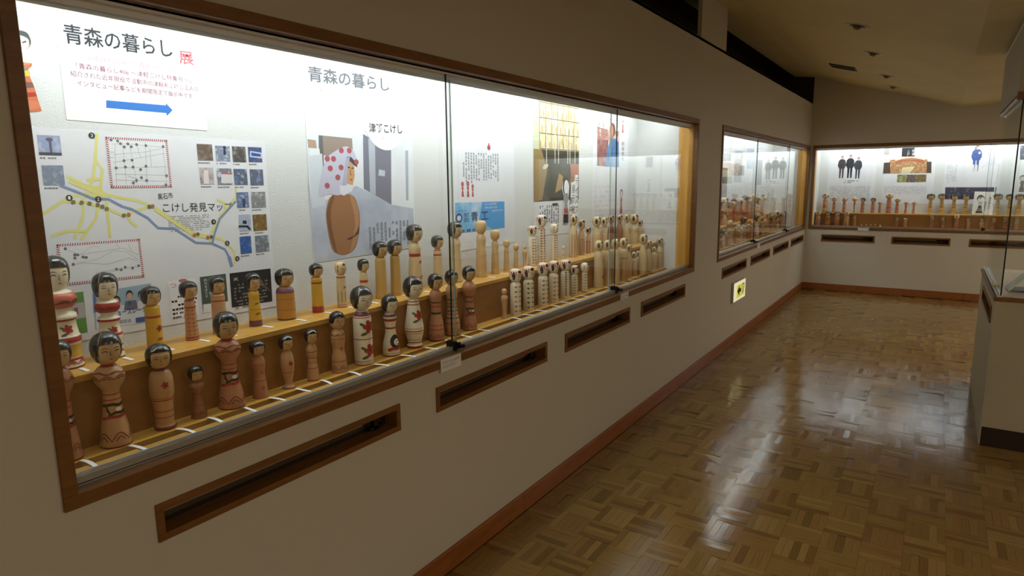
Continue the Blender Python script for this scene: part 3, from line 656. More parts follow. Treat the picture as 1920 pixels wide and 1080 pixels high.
 ('U', -0.398, 4.662, 0.228, 0.0682, 0.0819, 0.0682, 'pear', 'patch', 'pale', 'd,.66,.67', 'sq,.3,.6,d', 'big-headed pale kokeshi near the end of the upper step'),
 ('U', -0.398, 4.779, 0.178, 0.0450, 0.0543, 0.0450, 'pear', 'patch', 'pale', '', 'sq,0,.7,k', 'small last pale kokeshi on the upper step'),
]
TAG_SKIP = {'bare'}
tagmesh = {}
def paper_tag(loc, ln, rz, curl, label, group):
    key = (round(ln, 3), curl)
    if key not in tagmesh:
        mb = MB(); n = 5
        for i in range(n):
            x0, x1 = ln*i/n, ln*(i+1)/n
            f = lambda q: 0.0006+curl*(4*(q/ln)*(1-q/ln))
            w2 = 0.0055
            for zz in (0.0, 0.0004): mb.face([(x0, -w2, f(x0)+zz), (x1, -w2, f(x1)+zz), (x1, w2, f(x1)+zz), (x0, w2, f(x0)+zz)])
        o = mb.build('paper_tag', PAPER); tagmesh[key] = o.data
    else:
        o = bpy.data.objects.new('paper_tag', tagmesh[key]); COL.objects.link(o)
    o.location = loc; o.rotation_euler = (0, 0, rz)
    return tag(o, label, 'paper tag', group)
cnt = {'L': 0, 'U': 0}
for (row, x, y, H, hw, hh, bw, prof, hair, wood, bands, paint, label) in NEAR:
    cnt[row] += 1
    z0 = ZF if row == 'L' else ZS
    rz = random.uniform(-.10, .12) - ((.12+.10*min(y, 2.2)) if row == 'L' and y < 2.5 else .10 if y < 2.3 else 0)
    doll((x, y, z0), H, hw, hh, bw, prof, hair, wood, bands, paint, label, GL if row == 'L' else GU, rz, seg=26 if y < 2.5 else 18, headn=2.9 if hair in ('stripe', 'none', 'cord') else 2.8 if row == 'U' and hair == 'bob' else 2.4)
    ln = 0.062 if row == 'L' else 0.052
    sx = x+bw/2+0.006
    if row == 'L': ln = max(0.035, min(0.066, -0.092-sx)) if y < 3.7 else 0.05
    if row == 'U': ln = min(ln, -0.284-sx)
    if 'half hidden between' in label or 'low pair' in label: continue
    if ln < 0.02: continue
    paper_tag((sx, y+bw*0.15, z0), round(ln, 2), random.uniform(-.12, .22), random.choice((0.0, 0.002, 0.004)) if row == 'L' else 0.0004,
              'white paper strip before the %s doll from left on the near case\'s %s step' % ((ORD+['twenty-ninth', 'thirtieth', 'thirty-first', 'thirty-second', 'thirty-third', 'thirty-fourth', 'thirty-fifth', 'thirty-sixth'])[cnt[row]-1], 'lower' if row == 'L' else 'upper'), 'paper name strips in the near case')

# dolls of the second case (seen at a slant through reflecting glass)
PALW = ['tan', 'rose', 'cream', 'pale', 'tan', 'rose', 'ochre']
rnd = random.Random(21)
def rand_doll(loc, H, rz, label, group, slim=False, style=None, seg=14):
    st = style or rnd.choice(['onion', 'skirt', 'cyl', 'taper', 'barrel', 'waist', 'wavy'])
    hw = H*rnd.uniform(.28, .34); hh = hw*rnd.uniform(1.02, 1.15); bw = min(H*(rnd.uniform(.24, .30) if st not in ('onion', 'skirt', 'barrel') else rnd.uniform(.30, .36)), .085)
    wd = rnd.choice(PALW)
    bands = rnd.choice(['r,0,.03 r,.3,.33 r,.8,.83', 'd,0,.03 k,.4,.44 r,.46,.5 r,.7,.72', 'r,.1,.14 r,.5,.53 r,.9,.93', 'd,0,.02 r,.22,.24 r,.62,.64 k,.8,.82'])
    paint = rnd.choice(['scal,.1,6,.08,d', 'leaf,.15,.8,6,r', 'bloom,0,.6,.22', 'sq,0,.5,r', 'flower,0,.5,.22'])
    doll(loc, H, hw, hh, bw, st, rnd.choice(['bob', 'bob', 'short', 'patch', 'cord']), wd, bands, paint, label, group, rz, seg=seg, detail=True)
n2u = 26
for i in range(n2u):
    y = 6.70 + i*0.110 + rnd.uniform(-.02, .02)
    rand_doll((-0.395+rnd.uniform(-.015, .015), y, ZS), rnd.uniform(.22, .30), rnd.uniform(-.2, .2), 'kokeshi on the upper step of the second, slanted case, %s from its left' % ORD[i], 'kokeshi dolls on the upper step of the second case')
n2l = 28
for i in range(n2l):
    y = 6.25 + i*0.117 + rnd.uniform(-.015, .015)
    rand_doll((-0.246+rnd.uniform(-.008, .008), y, ZF), rnd.uniform(.14, .22) if i % 5 else .26, rnd.uniform(-.2, .2), 'kokeshi on the lower step of the second, slanted case, %s from its left' % ORD[i], 'kokeshi dolls on the lower step of the second case')

# dolls of the far case: x, height
FU = [(0.183, .262, 'cyl'), (0.30, .21, 'taper'), (0.43, .205, 'taper'), (0.557, .215, 'pin'), (0.66, .205, 'cyl'), (0.785, .205, 'straight'), (0.87, .152, 'taper'), (0.975, .262, 'straight'), (1.075, .20, 'taper'), (1.177, .155, 'skirt'), (1.268, .155, 'skirt'),
      (1.452, .262, 'taper'), (1.578, .265, 'taper'), (1.712, .257, 'taper'), (1.838, .257, 'taper'), (1.985, .255, 'taper'), (2.14, .257, 'taper'), (2.275, .257, 'taper'), (2.385, .262, 'taper'), (2.50, .262, 'taper'), (2.60, .262, 'taper')]
GFU, GFL = 'kokeshi dolls on the upper step of the far case', 'kokeshi dolls on the lower step of the far case'
for i, (x, H, st) in enumerate(FU):
    lab = 'kokeshi on the upper step of the far case, %s from the left' % ORD[i]
    if i >= 11:
        doll((x, YD+0.395, ZS), H, H*.345, H*.30, H*.20, 'taper', 'bob', 'honey', 'r,.2,.23 d,.45,.48 r,.7,.72', 'sq,0,.5,d', lab, GFU, -PI/2+rnd.uniform(-.15, .15), seg=16, headwood='pale', headn=3.6)
    else:
        doll((x, YD+0.395, ZS), H, H*.32, H*.29, H*.23 if st != 'pin' else H*.13, st, rnd.choice(['bob', 'patch', 'patch']) if st != 'pin' else 'none', rnd.choice(['rose', 'tan', 'rose']), 'r,0,.06 r,.35,.42 r,.8,.84', rnd.choice(['scal,.1,6,.1,r', 'leaf,.1,.8,6,r', 'flower,0,.5,.25']), lab, GFU, -PI/2+rnd.uniform(-.2, .2), seg=16)
FLW = [(0.125, .215, 'barrel'), (0.255, .215, 'barrel'), (0.37, .215, 'barrel'), (0.49, .215, 'barrel'), (0.59, .17, 'cyl'),
       (1.09, .155, 'waist'), (1.19, .14, 'cyl'), (1.49, .19, 'taper'), (1.61, .165, 'skirt'), (1.755, .195, 'taper'), (1.88, .16, 'cyl'), (2.02, .16, 'cyl'), (2.15, .16, 'cyl'), (2.28, .14, 'cyl'), (2.37, .18, 'cyl'), (2.50, .17, 'cyl'), (2.62, .18, 'cyl')]
for i, (x, H, st) in enumerate(FLW):
    lab = 'kokeshi on the lower step of the far case, %s from the left' % ORD[i]
    doll((x, YD+0.235, ZF), H, H*(.36 if i < 4 else .33), H*.29, H*(.33 if i < 4 else .25), st, 'bob' if i % 3 else 'patch', rnd.choice(['rose', 'tan', 'ochre']), 'd,0,.05 r,.2,.26 r,.5,.55 k,.7,.73 r,.85,.88', rnd.choice(['scal,.3,6,.1,d', 'bloom,0,.6,.22', 'leaf,.1,.8,5,d']), lab, GFL, -PI/2+rnd.uniform(-.2, .2), seg=16)
for i, x in enumerate((0.68, 0.735, 0.79, 0.845)):
    doll((x, YD+0.235, ZF), .052, .017, .017, .016, 'pin', 'none', 'rose', 'r,.4,.5', '', 'thumb-sized doll on the empty stretch of the far lower step, %s of four' % ORD[i], 'thumb-sized dolls in the far case', -PI/2, seg=12)
doll((0.905, YD+0.225, ZF), .06, .024, .026, .026, 'pear', 'bob', 'cream', 'r,0,.08', '', 'tiny white doll standing alone on the far lower step', GFL, -PI/2, seg=12)

# ------------------------------------------------------------------ posters and prints
_txt = {}
def text_mesh(body, bold=0.0):
    if (body, bold) in _txt: return _txt[(body, bold)]
    c = bpy.data.curves.new('lettering', 'FONT'); c.body = body; c.resolution_u = 2; c.offset = bold
    o = bpy.data.objects.new('lettering', c); COL.objects.link(o)
    dg = bpy.context.evaluated_depsgraph_get()
    me = bpy.data.meshes.new_from_object(o.evaluated_get(dg))
    vs = [(v.co.x, v.co.y) for v in me.vertices]; fs = [tuple(p.vertices) for p in me.polygons]
    bpy.data.objects.remove(o); bpy.data.curves.remove(c); bpy.data.meshes.remove(me)
    x0 = min(v[0] for v in vs); x1 = max(v[0] for v in vs); y0 = min(v[1] for v in vs); y1 = max(v[1] for v in vs)
    _txt[(body, bold)] = ([((x-x0)/(x1-x0), (y-y0)/(y1-y0)) for x, y in vs], fs)
    return _txt[(body, bold)]
class Sheet:
    """a flat sheet pinned to a wall plane; 2d coordinates (along the wall, height)"""
    def __init__(s, name, label, cat, quad, plane, paper=None, group=None, th=0.0008):
        s.plane = plane; s.o = plane(quad[0][0], quad[0][1], 0)
        s.o = Vector(plane(sum(q[0] for q in quad)/len(quad), min(q[1] for q in quad), 0)); s.th = th
        n = Vector(plane(0, 0, 1))-Vector(plane(0, 0, 0))
        mb = MB(); mb.prism([Vector(plane(a, b, 0))-s.o for a, b in quad], (0, 0, 0), n*th)
        s.root = mb.build(name, paper or POSTER, loc=s.o); tag(s.root, label, cat, group)
    def p(s, a, b, layer): return tuple(Vector(s.plane(a, b, s.th+0.0003*layer))-s.o)
    def polys(s, name, items, layer=1):
        mb = MB(); mats = []
        for i, (pts, m) in enumerate(items):
            if m not in mats: mats.append(m)
            mb.face([s.p(a, b, layer+i*0.12) for a, b in pts], mats.index(m))
        return mb.build(name, mats, s.root)
    def line(s, pts, wd):
        A = []; B = []
        n = len(pts)
        for i in range(n):
            q0 = pts[max(0, i-1)]; q1 = pts[min(n-1, i+1)]; dx, dz = q1[0]-q0[0], q1[1]-q0[1]; l = math.hypot(dx, dz) or 1
            A.append((pts[i][0]-dz/l*wd/2, pts[i][1]+dx/l*wd/2)); B.append((pts[i][0]+dz/l*wd/2, pts[i][1]-dx/l*wd/2))
        return A + B[::-1]
    def lines(s, name, lst, layer=1):
        mb = MB(); mats = []
        for k, (pts, wd, m) in enumerate(lst):
            if m not in mats: mats.append(m)
            o = s.line(pts, wd); n = len(pts)
            for i in range(n-1):
                mb.face([s.p(*q, layer+k*0.05) for q in (o[i], o[i+1], o[2*n-2-i], o[2*n-1-i])], mats.index(m))
        return mb.build(name, mats, s.root)
    def text(s, body, p0, p1, h, m, layer=2, name='lettering', bold=0.0):
        vs, fs = text_mesh(body, bold); mb = MB(); U = Vector((p1[0]-p0[0], p1[1]-p0[1])); V = Vector((-U.y, U.x)).normalized()*h
        mb.v = [s.p(p0[0]+U.x*a+V.x*b, p0[1]+U.y*a+V.y*b, layer) for a, b in vs]; mb.f = list(fs); mb.m = [0]*len(fs)
        return mb.build(name, m, s.root)
    def vtext(s, body, top, h, m, layer=2, wid=None):
        """vertical writing: characters one under another, each h tall"""
        mb = MB()
        for i, ch in enumerate(body):
            vs, fs = text_mesh(ch); b = len(mb.v); x0, z0 = top[0], top[1]-(i+1)*h
            k = wid or h
            mb.v += [s.p(x0+k*(.08+.84*a), z0+h*(.1+.8*c), layer) for a, c in vs]; mb.f += [tuple(q+b for q in f) for f in fs]; mb.m += [0]*len(fs)
        return mb.build('lettering', m, s.root)
    def tiny(s, x0, x1, z0, z1, n, m, vertical=False, layer=1.5, dens=.75, name='small_print'):
        """rows (or columns) of print too small to read"""
        mb = MB(); r = random.Random(int((x0+z0)*9999))
        for i in range(n):
            if not vertical:
                h = (z1-z0)/n; z = z1-(i+.75)*h; x = x0; end = x1-(r.random()*.3*(x1-x0) if i == n-1 else 0)
                while x < end:
                    w_ = h*r.uniform(.4, .9)
                    if r.random() < dens: mb.face([s.p(*q, layer) for q in ((x, z), (x+w_*.75, z), (x+w_*.75, z+h*.5), (x, z+h*.5))])
                    x += w_
            else:
                wd = (x1-x0)/n; x = x1-(i+.75)*wd; z = z1; end = z0+r.random()*.25*(z1-z0)
                while z > end:
                    h_ = wd*r.uniform(.4, .9)
                    if r.random() < dens: mb.face([s.p(*q, layer) for q in ((x, z-h_*.75), (x+wd*.5, z-h_*.75), (x+wd*.5, z), (x, z))])
                    z -= h_
        return mb.build(name, m, s.root) if mb.f else None
def ell(c, a, b, n=20, rot=0):
    k, d = math.cos(rot), math.sin(rot)
    return [(c[0]+a*math.cos(2*PI*i/n)*k-b*math.sin(2*PI*i/n)*d, c[1]+a*math.cos(2*PI*i/n)*d+b*math.sin(2*PI*i/n)*k) for i in range(n)]
def sm(pts, n=4):
    out = []; k = len(pts)
    for i in range(k):
        p0, p1, p2, p3 = pts[i-1], pts[i], pts[(i+1) % k], pts[(i+2) % k]
        for j in range(n):
            t = j/n; out.append(tuple(.5*(2*p1[q]+(p2[q]-p0[q])*t+(2*p0[q]-5*p1[q]+4*p2[q]-p3[q])*t*t+(3*p1[q]-p0[q]-3*p2[q]+p3[q])*t**3) for q in (0, 1)))
    return out
def rect(x0, x1, z0, z1): return [(x0, z0), (x1, z0), (x1, z1), (x0, z1)]
PB = lambda a, b, d: (-DB+0.0006+d, a, b)            # back wall of the left cases
PF = lambda a, b, d: (a, YD+DB-0.0006-d, b)          # back wall of the far case
INK = P(40, 44, 52); INKS = P(86, 90, 98); INKR = P(150, 84, 112); WHITE = P(238, 238, 238)
def photo_mat(name, c1, c2, c3, scale):
    m = mat(name, c1, 0.5, rgb2=c2, scale=scale, detail=6, spec=0.25)
    r = next(n for n in m.node_tree.nodes if n.type == 'VALTORGB').color_ramp
    if len(r.elements) == 2:
        e = r.elements.new(0.5); e.color = lin(c3)+(1,)
    return m
def kokeshi_print(s, name, c, h, cols, layer=2, tilt=0):
    """a little printed kokeshi, c = bottom centre"""
    x, z = c; hd, bd, dr, k = cols
    it = [([(x-h*.13, z), (x+h*.13, z), (x+h*.10, z+h*.28), (x+h*.055, z+h*.42), (x+h*.12, z+h*.56), (x+h*.04, z+h*.68), (x-h*.04, z+h*.68), (x-h*.12, z+h*.56), (x-h*.055, z+h*.42), (x-h*.10, z+h*.28)], bd),
          (ell((x, z+h*.82), h*.155, h*.175), k), (ell((x, z+h*.79), h*.125, h*.13), hd),
          (rect(x-h*.115, x+h*.115, z+h*.16, z+h*.2), dr), (rect(x-h*.07, x+h*.07, z+h*.38, z+h*.44), dr)]
    return s.polys(name, it, layer)

# --- printed kokeshi cut-out left of the title sheet
s = Sheet('cutout_print', 'cut-out paper print of a red kokeshi beside the left frame', 'print', sm([(0.7310, 1.7410), (0.7610, 1.7400), (0.7940, 1.7460), (0.7960, 1.7510), (0.7900, 1.7830), (0.7870, 1.8050), (0.7800, 1.8300), (0.7770, 1.8480), (0.7870, 1.8590), (0.7880, 1.8760), (0.7830, 1.8880), (0.7790, 1.8980), (0.7890, 1.9090), (0.7920, 1.9240), (0.7870, 1.9400), (0.7750, 1.9450), (0.7620, 1.9430), (0.7510, 1.9360), (0.7410, 1.9050), (0.7390, 1.8690), (0.7350, 1.7960)]), PB, paper=P(206, 120, 84))
s.polys('printed_head', [(sm([(0.7490, 1.9280), (0.7620, 1.9420), (0.7750, 1.9440), (0.7870, 1.9400), (0.7920, 1.9240), (0.7900, 1.9130), (0.7830, 1.9030), (0.7720, 1.8950), (0.7590, 1.8940), (0.7490, 1.8990), (0.7460, 1.9130)]), P(72, 82, 78)), (sm([(0.7480, 1.9170), (0.7570, 1.9310), (0.7730, 1.9320), (0.7860, 1.9260), (0.7870, 1.9130), (0.7830, 1.9040), (0.7720, 1.8960), (0.7590, 1.8940), (0.7490, 1.8990), (0.7460, 1.9080)]), P(226, 204, 196))], 1)
s.lines('printed_smile', [([(0.7540, 1.9140), (0.7590, 1.9160), (0.7620, 1.9140)], .0035, INKS), ([(0.7720, 1.9150), (0.7770, 1.9170), (0.7810, 1.9200)], .0035, INKS), ([(0.7630, 1.9040), (0.7670, 1.9040)], .0035, P(190, 90, 80))], 3)
s.polys('printed_bands', [([(0.7440, 1.8410), (0.7780, 1.8480), (0.7810, 1.8420), (0.7800, 1.8330), (0.7440, 1.8260)], P(228, 190, 74)), ([(0.7450, 1.8470), (0.7780, 1.8530), (0.7780, 1.8470), (0.7440, 1.8400)], P(120, 140, 130)), ([(0.7410, 1.8160), (0.7840, 1.8170), (0.7860, 1.8050), (0.7380, 1.7960)], P(126, 92, 84)), ([(0.7370, 1.7850), (0.7870, 1.7930), (0.7910, 1.7830), (0.7350, 1.7730)], P(184, 58, 46)), (sm([(0.7480, 1.8770), (0.7680, 1.8880), (0.7860, 1.8790), (0.7860, 1.8640), (0.7650, 1.8580), (0.7450, 1.8550)]), P(226, 146, 104)), (sm([(0.7350, 1.7620), (0.7650, 1.7690), (0.7900, 1.7670), (0.7920, 1.7530), (0.7620, 1.7450), (0.7330, 1.7460)]), P(222, 128, 92))], 1)

# --- title sheet
s = Sheet('title_sheet', 'white exhibition title sheet with a blue arrow, upper left', 'sheet', [(.8545, 1.7275), (1.264, 1.7215), (1.264, 2.02), (.8545, 2.02)], PB, paper=PAPER)
s.text('青森の暮らし', (0.8720, 1.9300), (1.1710, 1.9340), .052, INK, bold=.014)
s.text('展', (1.1910, 1.9180), (1.2380, 1.9200), .042, P(222, 96, 106), bold=.014)
s.text('平成29年2月発行　青森の地下雑誌', (0.9230, 1.8930), (1.1810, 1.8930), .0150, P(206, 150, 170))
s.text('「青森の暮らし406 〜津軽こけし特集号〜」', (0.8930, 1.8670), (1.2220, 1.8660), .0155, INKR)
s.text('紹介された近年現役で活動中の津軽系こけし工人の', (0.8770, 1.8450), (1.2440, 1.8420), .0155, INKR)
s.text('インタビュー記事などを期間限定で展示中です。', (0.8910, 1.8210), (1.2300, 1.8180), .0155, INKR)
s.polys('blue_arrow', [([(0.9600, 1.7680), (0.9620, 1.7890), (1.1350, 1.7900), (1.1350, 1.7970), (1.1540, 1.7770), (1.1340, 1.7580), (1.1340, 1.7670)], P(58, 118, 196))], 1)

# --- the map
s = Sheet('map_poster', 'large wrinkled town map poster with photos, yellow roads and adverts', 'poster', [(.775, 1.113), (1.48, 1.103), (1.48, 1.695), (.755, 1.703)], PB)
YR = P(226, 220, 140); BR = P(128, 150, 190)
s.lines('yellow_roads', [(p, .0085, YR) for p in (
  [(0.7610, 1.4700), (0.8200, 1.5070), (0.8580, 1.5240), (0.9200, 1.5190), (0.9340, 1.5170)], [(0.8370, 1.5760), (0.8810, 1.5500), (0.9380, 1.5210), (1.0190, 1.5030), (1.0690, 1.4810), (1.1890, 1.3930), (1.2430, 1.3780), (1.2900, 1.3630), (1.3260, 1.3180), (1.3250, 1.2770)],
  [(0.8230, 1.5070), (0.8760, 1.5020), (0.9310, 1.4840), (0.9720, 1.4610), (1.0120, 1.4730), (1.0610, 1.4850)], [(0.9280, 1.6950), (0.9150, 1.6200), (0.9310, 1.5940), (0.9200, 1.5380), (0.9330, 1.5110), (0.9320, 1.4610), (0.9310, 1.3980)], [(0.9150, 1.6200), (0.9040, 1.5680), (0.8860, 1.5310), (0.8720, 1.5240), (0.8670, 1.4650), (0.8380, 1.4030)],
  [(0.9100, 1.4930), (0.8990, 1.4550), (0.8540, 1.3980)], [(0.7840, 1.4150), (0.8240, 1.4260), (0.8720, 1.4210)], [(0.9860, 1.4630), (0.9930, 1.4420), (1.0110, 1.4250)], [(1.2410, 1.3510), (1.2410, 1.3800), (1.2880, 1.4480), (1.3480, 1.5040), (1.3510, 1.5360)], [(0.8860, 1.5640), (0.9250, 1.5680)], [(0.8840, 1.5460), (0.9190, 1.5420)], [(1.2780, 1.4990), (1.3020, 1.4880), (1.3050, 1.4700)], [(0.8420, 1.5610), (0.9340, 1.5150)], [(1.0680, 1.4750), (1.1880, 1.3840), (1.2430, 1.3750)])], 1)
s.lines('blue_river', [(p, .007, BR) for p in ([(0.8180, 1.5500), (0.8520, 1.5350), (0.8980, 1.5120), (0.9400, 1.5090), (0.9750, 1.4870), (1.0010, 1.4780), (1.0450, 1.4500), (1.0740, 1.4170), (1.1250, 1.4120), (1.1910, 1.3620), (1.2460, 1.3550), (1.2920, 1.3310), (1.3050, 1.3020)], [(1.2490, 1.3570), (1.2590, 1.3870), (1.2820, 1.4350), (1.3110, 1.4600), (1.3470, 1.4910)])] + [([(1.3050, 1.3040), (1.3120, 1.2690)], .012, BR)], 2)
def inset(q, nm, roads, dots):
    s.polys(nm, [(q, P(228, 229, 232))], 2.5)
    it = []
    for (a, b) in zip(q, q[1:]+q[:1]):
        n = int(math.hypot(b[0]-a[0], b[1]-a[1])/.0062)
        dx, dz = (b[0]-a[0])/n, (b[1]-a[1])/n
        for i in range(n):
            t0 = (a[0]+dx*i, a[1]+dz*i); l = math.hypot(dx, dz); nx, nz = -dz/l*.007, dx/l*.007
            it.append(([(t0[0], t0[1]), (t0[0]+dx*.5, t0[1]+dz*.5), (t0[0]+dx*.9+nx, t0[1]+dz*.9+nz), (t0[0]+dx*.4+nx, t0[1]+dz*.4+nz)], P(178, 84, 92)))
    mb = MB()
    for pts, m in it: mb.face([s.p(*x, 3) for x in pts])
    mb.build('striped_border', P(178, 84, 92), s.root)
    s.lines('street_lines', [(r, .0012, P(184, 186, 192)) for r in roads], 3)
    s.polys('map_dots', [(ell(d, .0042, .0042, 10), P(116, 118, 124)) for d in dots], 3.4)
inset([(0.9480, 1.6870), (0.9480, 1.5410), (1.1290, 1.5410), (1.1280, 1.6860)], 'inset_map', [[(0.9640, 1.6670), (0.9940, 1.6690), (1.1240, 1.6630)], [(0.9650, 1.6370), (1.0570, 1.6470), (1.1150, 1.6610)], [(0.9620, 1.6140), (1.0200, 1.6260), (1.1180, 1.6450)], [(0.9610, 1.5990), (1.1180, 1.6040)], [(0.9630, 1.5810), (1.1190, 1.5780)], [(0.9610, 1.5640), (1.0560, 1.5620), (1.1220, 1.5590)], [(0.9720, 1.6670), (0.9650, 1.5490)], [(0.9940, 1.6680), (0.9930, 1.5520)], [(1.0130, 1.6690), (1.0240, 1.5520)], [(1.0320, 1.6730), (1.0430, 1.6270)], [(1.0600, 1.6790), (1.0530, 1.5520)], [(1.0720, 1.6590), (1.0710, 1.6040)], [(1.1120, 1.6730), (1.1130, 1.5510)], [(0.9550, 1.6440), (0.9690, 1.6440)], [(0.9530, 1.6290), (0.9680, 1.6280)], [(0.9990, 1.5760), (1.0260, 1.5680)]],
      [(0.9630, 1.6780), (0.9810, 1.6760), (0.9880, 1.6690), (1.0090, 1.6690), (0.9980, 1.6600), (1.0180, 1.6610), (1.0340, 1.6680), (1.0610, 1.6660), (1.1130, 1.6650), (0.9930, 1.6200), (1.0160, 1.6220), (0.9690, 1.5990), (0.9950, 1.6020), (1.0170, 1.6020), (1.0550, 1.6050), (1.0380, 1.5950), (1.0380, 1.5710), (1.1150, 1.5770), (1.0130, 1.5560), (1.0230, 1.5630), (1.0530, 1.5630), (1.1100, 1.5490)])
inset([(0.7910, 1.3910), (0.7910, 1.2760), (1.0170, 1.2710), (1.0150, 1.3890)], 'inset_map', [[(0.8120, 1.3760), (0.8470, 1.3570), (0.8680, 1.3590), (0.9030, 1.3610), (0.9630, 1.3650), (1.0060, 1.3410)], [(0.8470, 1.3570), (0.8760, 1.3770), (0.9010, 1.3760)], [(0.8370, 1.3350), (0.8860, 1.3380), (0.9390, 1.3600), (0.9730, 1.3530), (1.0050, 1.3250)], [(0.8230, 1.3300), (0.8580, 1.3330), (0.9130, 1.3220), (0.9750, 1.3340), (1.0040, 1.3210)], [(0.8820, 1.3000), (0.9340, 1.3050), (1.0070, 1.3070)], [(0.8960, 1.2920), (0.9560, 1.3060)], [(0.9420, 1.3870), (0.9550, 1.3660)], [(0.9790, 1.3760), (0.9880, 1.3510)]],
      [(0.8120, 1.3770), (0.8340, 1.3580), (0.8410, 1.3570), (0.8330, 1.3490), (0.8540, 1.3500), (0.8620, 1.3480), (0.8270, 1.3320), (0.9390, 1.3050), (0.9520, 1.3020), (0.9640, 1.3080), (0.9850, 1.3030), (1.0030, 1.3080)])
for n_, c in (('3', (0.9130, 1.6880)), ('1', (0.8370, 1.5160)), ('2', (0.9110, 1.5100)), ('4', (1.2590, 1.4260)), ('5', (1.3020, 1.3510)), ('6', (1.3350, 1.2950))):
    s.polys('number_dot', [(ell(c, .0085, .0085, 14), P(52, 54, 58))], 3.2)
    s.text(n_, (c[0]-.003, c[1]-.0045), (c[0]+.003, c[1]-.0045), .009, WHITE, 4.2)
s.polys('map_dots', [(ell(c, .006, .006, 10), m) for c, m in zip([(0.8460, 1.5040), (0.8670, 1.5020), (0.8870, 1.4990), (0.9080, 1.4940), (0.9200, 1.4890), (0.9310, 1.4820), (0.9760, 1.4610), (0.9900, 1.4620), (1.0530, 1.4840), (1.0630, 1.4850), (1.1880, 1.3870), (1.2000, 1.3890), (1.2330, 1.3760), (1.2460, 1.3770)], [P(128, 120, 84)]*7+[P(176, 112, 92), P(104, 110, 84), P(176, 112, 92)]*2+[P(110, 100, 80)])], 3.2)
s.text('黒石市', (1.0830, 1.5030), (1.1300, 1.5070), .019, INK)
s.text('こけし発見マップ', (1.0940, 1.4640), (1.3300, 1.4590), .029, INK)
a, b = (1.1070, 1.4530), (1.2420, 1.4010)
s.tiny(a[0], b[0], b[1], a[1], 8, P(160, 160, 166))
PH = [((1.2230, 1.2760, 1.6260, 1.6780), ((96, 90, 88), (150, 146, 150), (120, 100, 84))), ((1.2870, 1.3390, 1.6250, 1.6750), ((176, 190, 214), (214, 222, 234), (120, 130, 150))), ((1.3480, 1.3990, 1.6230, 1.6750), ((70, 72, 74), (150, 150, 152), (92, 88, 84))), ((1.4090, 1.4630, 1.6240, 1.6750), ((130, 104, 100), (96, 120, 176), (70, 84, 130))),
      ((1.2250, 1.2730, 1.5490, 1.6030), ((190, 192, 202), (120, 118, 130), (196, 178, 178))), ((1.2850, 1.3390, 1.5470, 1.6010), ((150, 152, 162), (206, 208, 216), (104, 110, 130))), ((1.3470, 1.3980, 1.5460, 1.6000), ((112, 134, 172), (186, 198, 214), (84, 92, 110))), ((1.4090, 1.4620, 1.5440, 1.5990), ((88, 110, 150), (130, 160, 206), (100, 100, 106))),
      ((1.3500, 1.3970, 1.4680, 1.5210), ((150, 166, 206), (176, 190, 220), (90, 104, 140))), ((1.4070, 1.4650, 1.4660, 1.5210), ((160, 160, 162), (196, 196, 200), (128, 130, 132))), ((1.3530, 1.3990, 1.3870, 1.4440), ((196, 206, 228), (214, 220, 234), (160, 172, 196))), ((1.4070, 1.4630, 1.3850, 1.4420), ((150, 120, 74), (170, 140, 92), (110, 84, 48))),
      ((1.3500, 1.3940, 1.3090, 1.3690), ((64, 112, 190), (96, 146, 214), (50, 84, 150))), ((1.4100, 1.4660, 1.3090, 1.3670), ((150, 158, 174), (196, 204, 220), (104, 108, 116))), ((0.7790, 0.8320, 1.6310, 1.6830), ((168, 180, 212), (186, 194, 218), (150, 160, 196))), ((0.7800, 0.8310, 1.5510, 1.6040), ((150, 160, 186), (172, 180, 200), (128, 138, 160))), ((0.7560, 0.7690, 1.5520, 1.6050), ((150, 160, 186), (176, 184, 204), (110, 118, 136))), ((0.7550, 0.7680, 1.6620, 1.6840), ((120, 120, 126), (170, 172, 180), (70, 66, 66)))]
for i, ((x0, x1, z0, z1), (c1, c2, c3)) in enumerate(PH):
    s.polys('photo', [(rect(x0, x1, z0, z1), photo_mat('map_photo_%d' % i, c1, c2, c3, 45))], 2.5)
    s.tiny(x0, x0+(x1-x0)*.75, z0-.012, z0-.004, 1, P(120, 120, 126), dens=.9)
s.polys('photo_detail', [(rect(*[v for v in ((0.8070, 1.6740)[0]-.003, (0.8070, 1.6740)[0]+.003, (0.8030, 1.6370)[1], (0.8060, 1.6710)[1])]), P(96, 100, 116)), (ell((0.8060, 1.6720), .009, .005, 10), P(96, 100, 116)), ([(0.7780, 1.6380), (0.8320, 1.6380), (0.8320, 1.6310), (0.7780, 1.6310)], P(72, 76, 82)),
   (ell((1.3200, 1.6690), .006, .006, 10), P(54, 60, 78)), (ell((1.3190, 1.6540), .005, .01, 10), P(54, 60, 78)), ([(1.4160, 1.6620), (1.4640, 1.6570), (1.4620, 1.6370), (1.4140, 1.6410)], P(190, 204, 232)), ([(1.4210, 1.6570), (1.4580, 1.6520), (1.4570, 1.6430), (1.4200, 1.6450)], P(60, 84, 150)),
   ([(1.3000, 1.5830), (1.3410, 1.5830), (1.3380, 1.5510), (1.2980, 1.5520)], P(216, 214, 216)), ([(1.3010, 1.5880), (1.3410, 1.5870), (1.3410, 1.5810), (1.3000, 1.5820)], P(180, 110, 104)), ([(1.2390, 1.5950), (1.2550, 1.5950), (1.2540, 1.5500), (1.2350, 1.5500)], P(226, 216, 216)), ([(1.3740, 1.4990), (1.3830, 1.4990), (1.3820, 1.4690), (1.3700, 1.4700)], P(60, 74, 110)), ([(1.3500, 1.4080), (1.3860, 1.4060), (1.3960, 1.3920), (1.3910, 1.3890), (1.3800, 1.4000), (1.3490, 1.4020)], P(40, 42, 48)), ([(1.3670, 1.4240), (1.3820, 1.4230), (1.3810, 1.4120), (1.3670, 1.4130)], P(44, 46, 52))], 3)
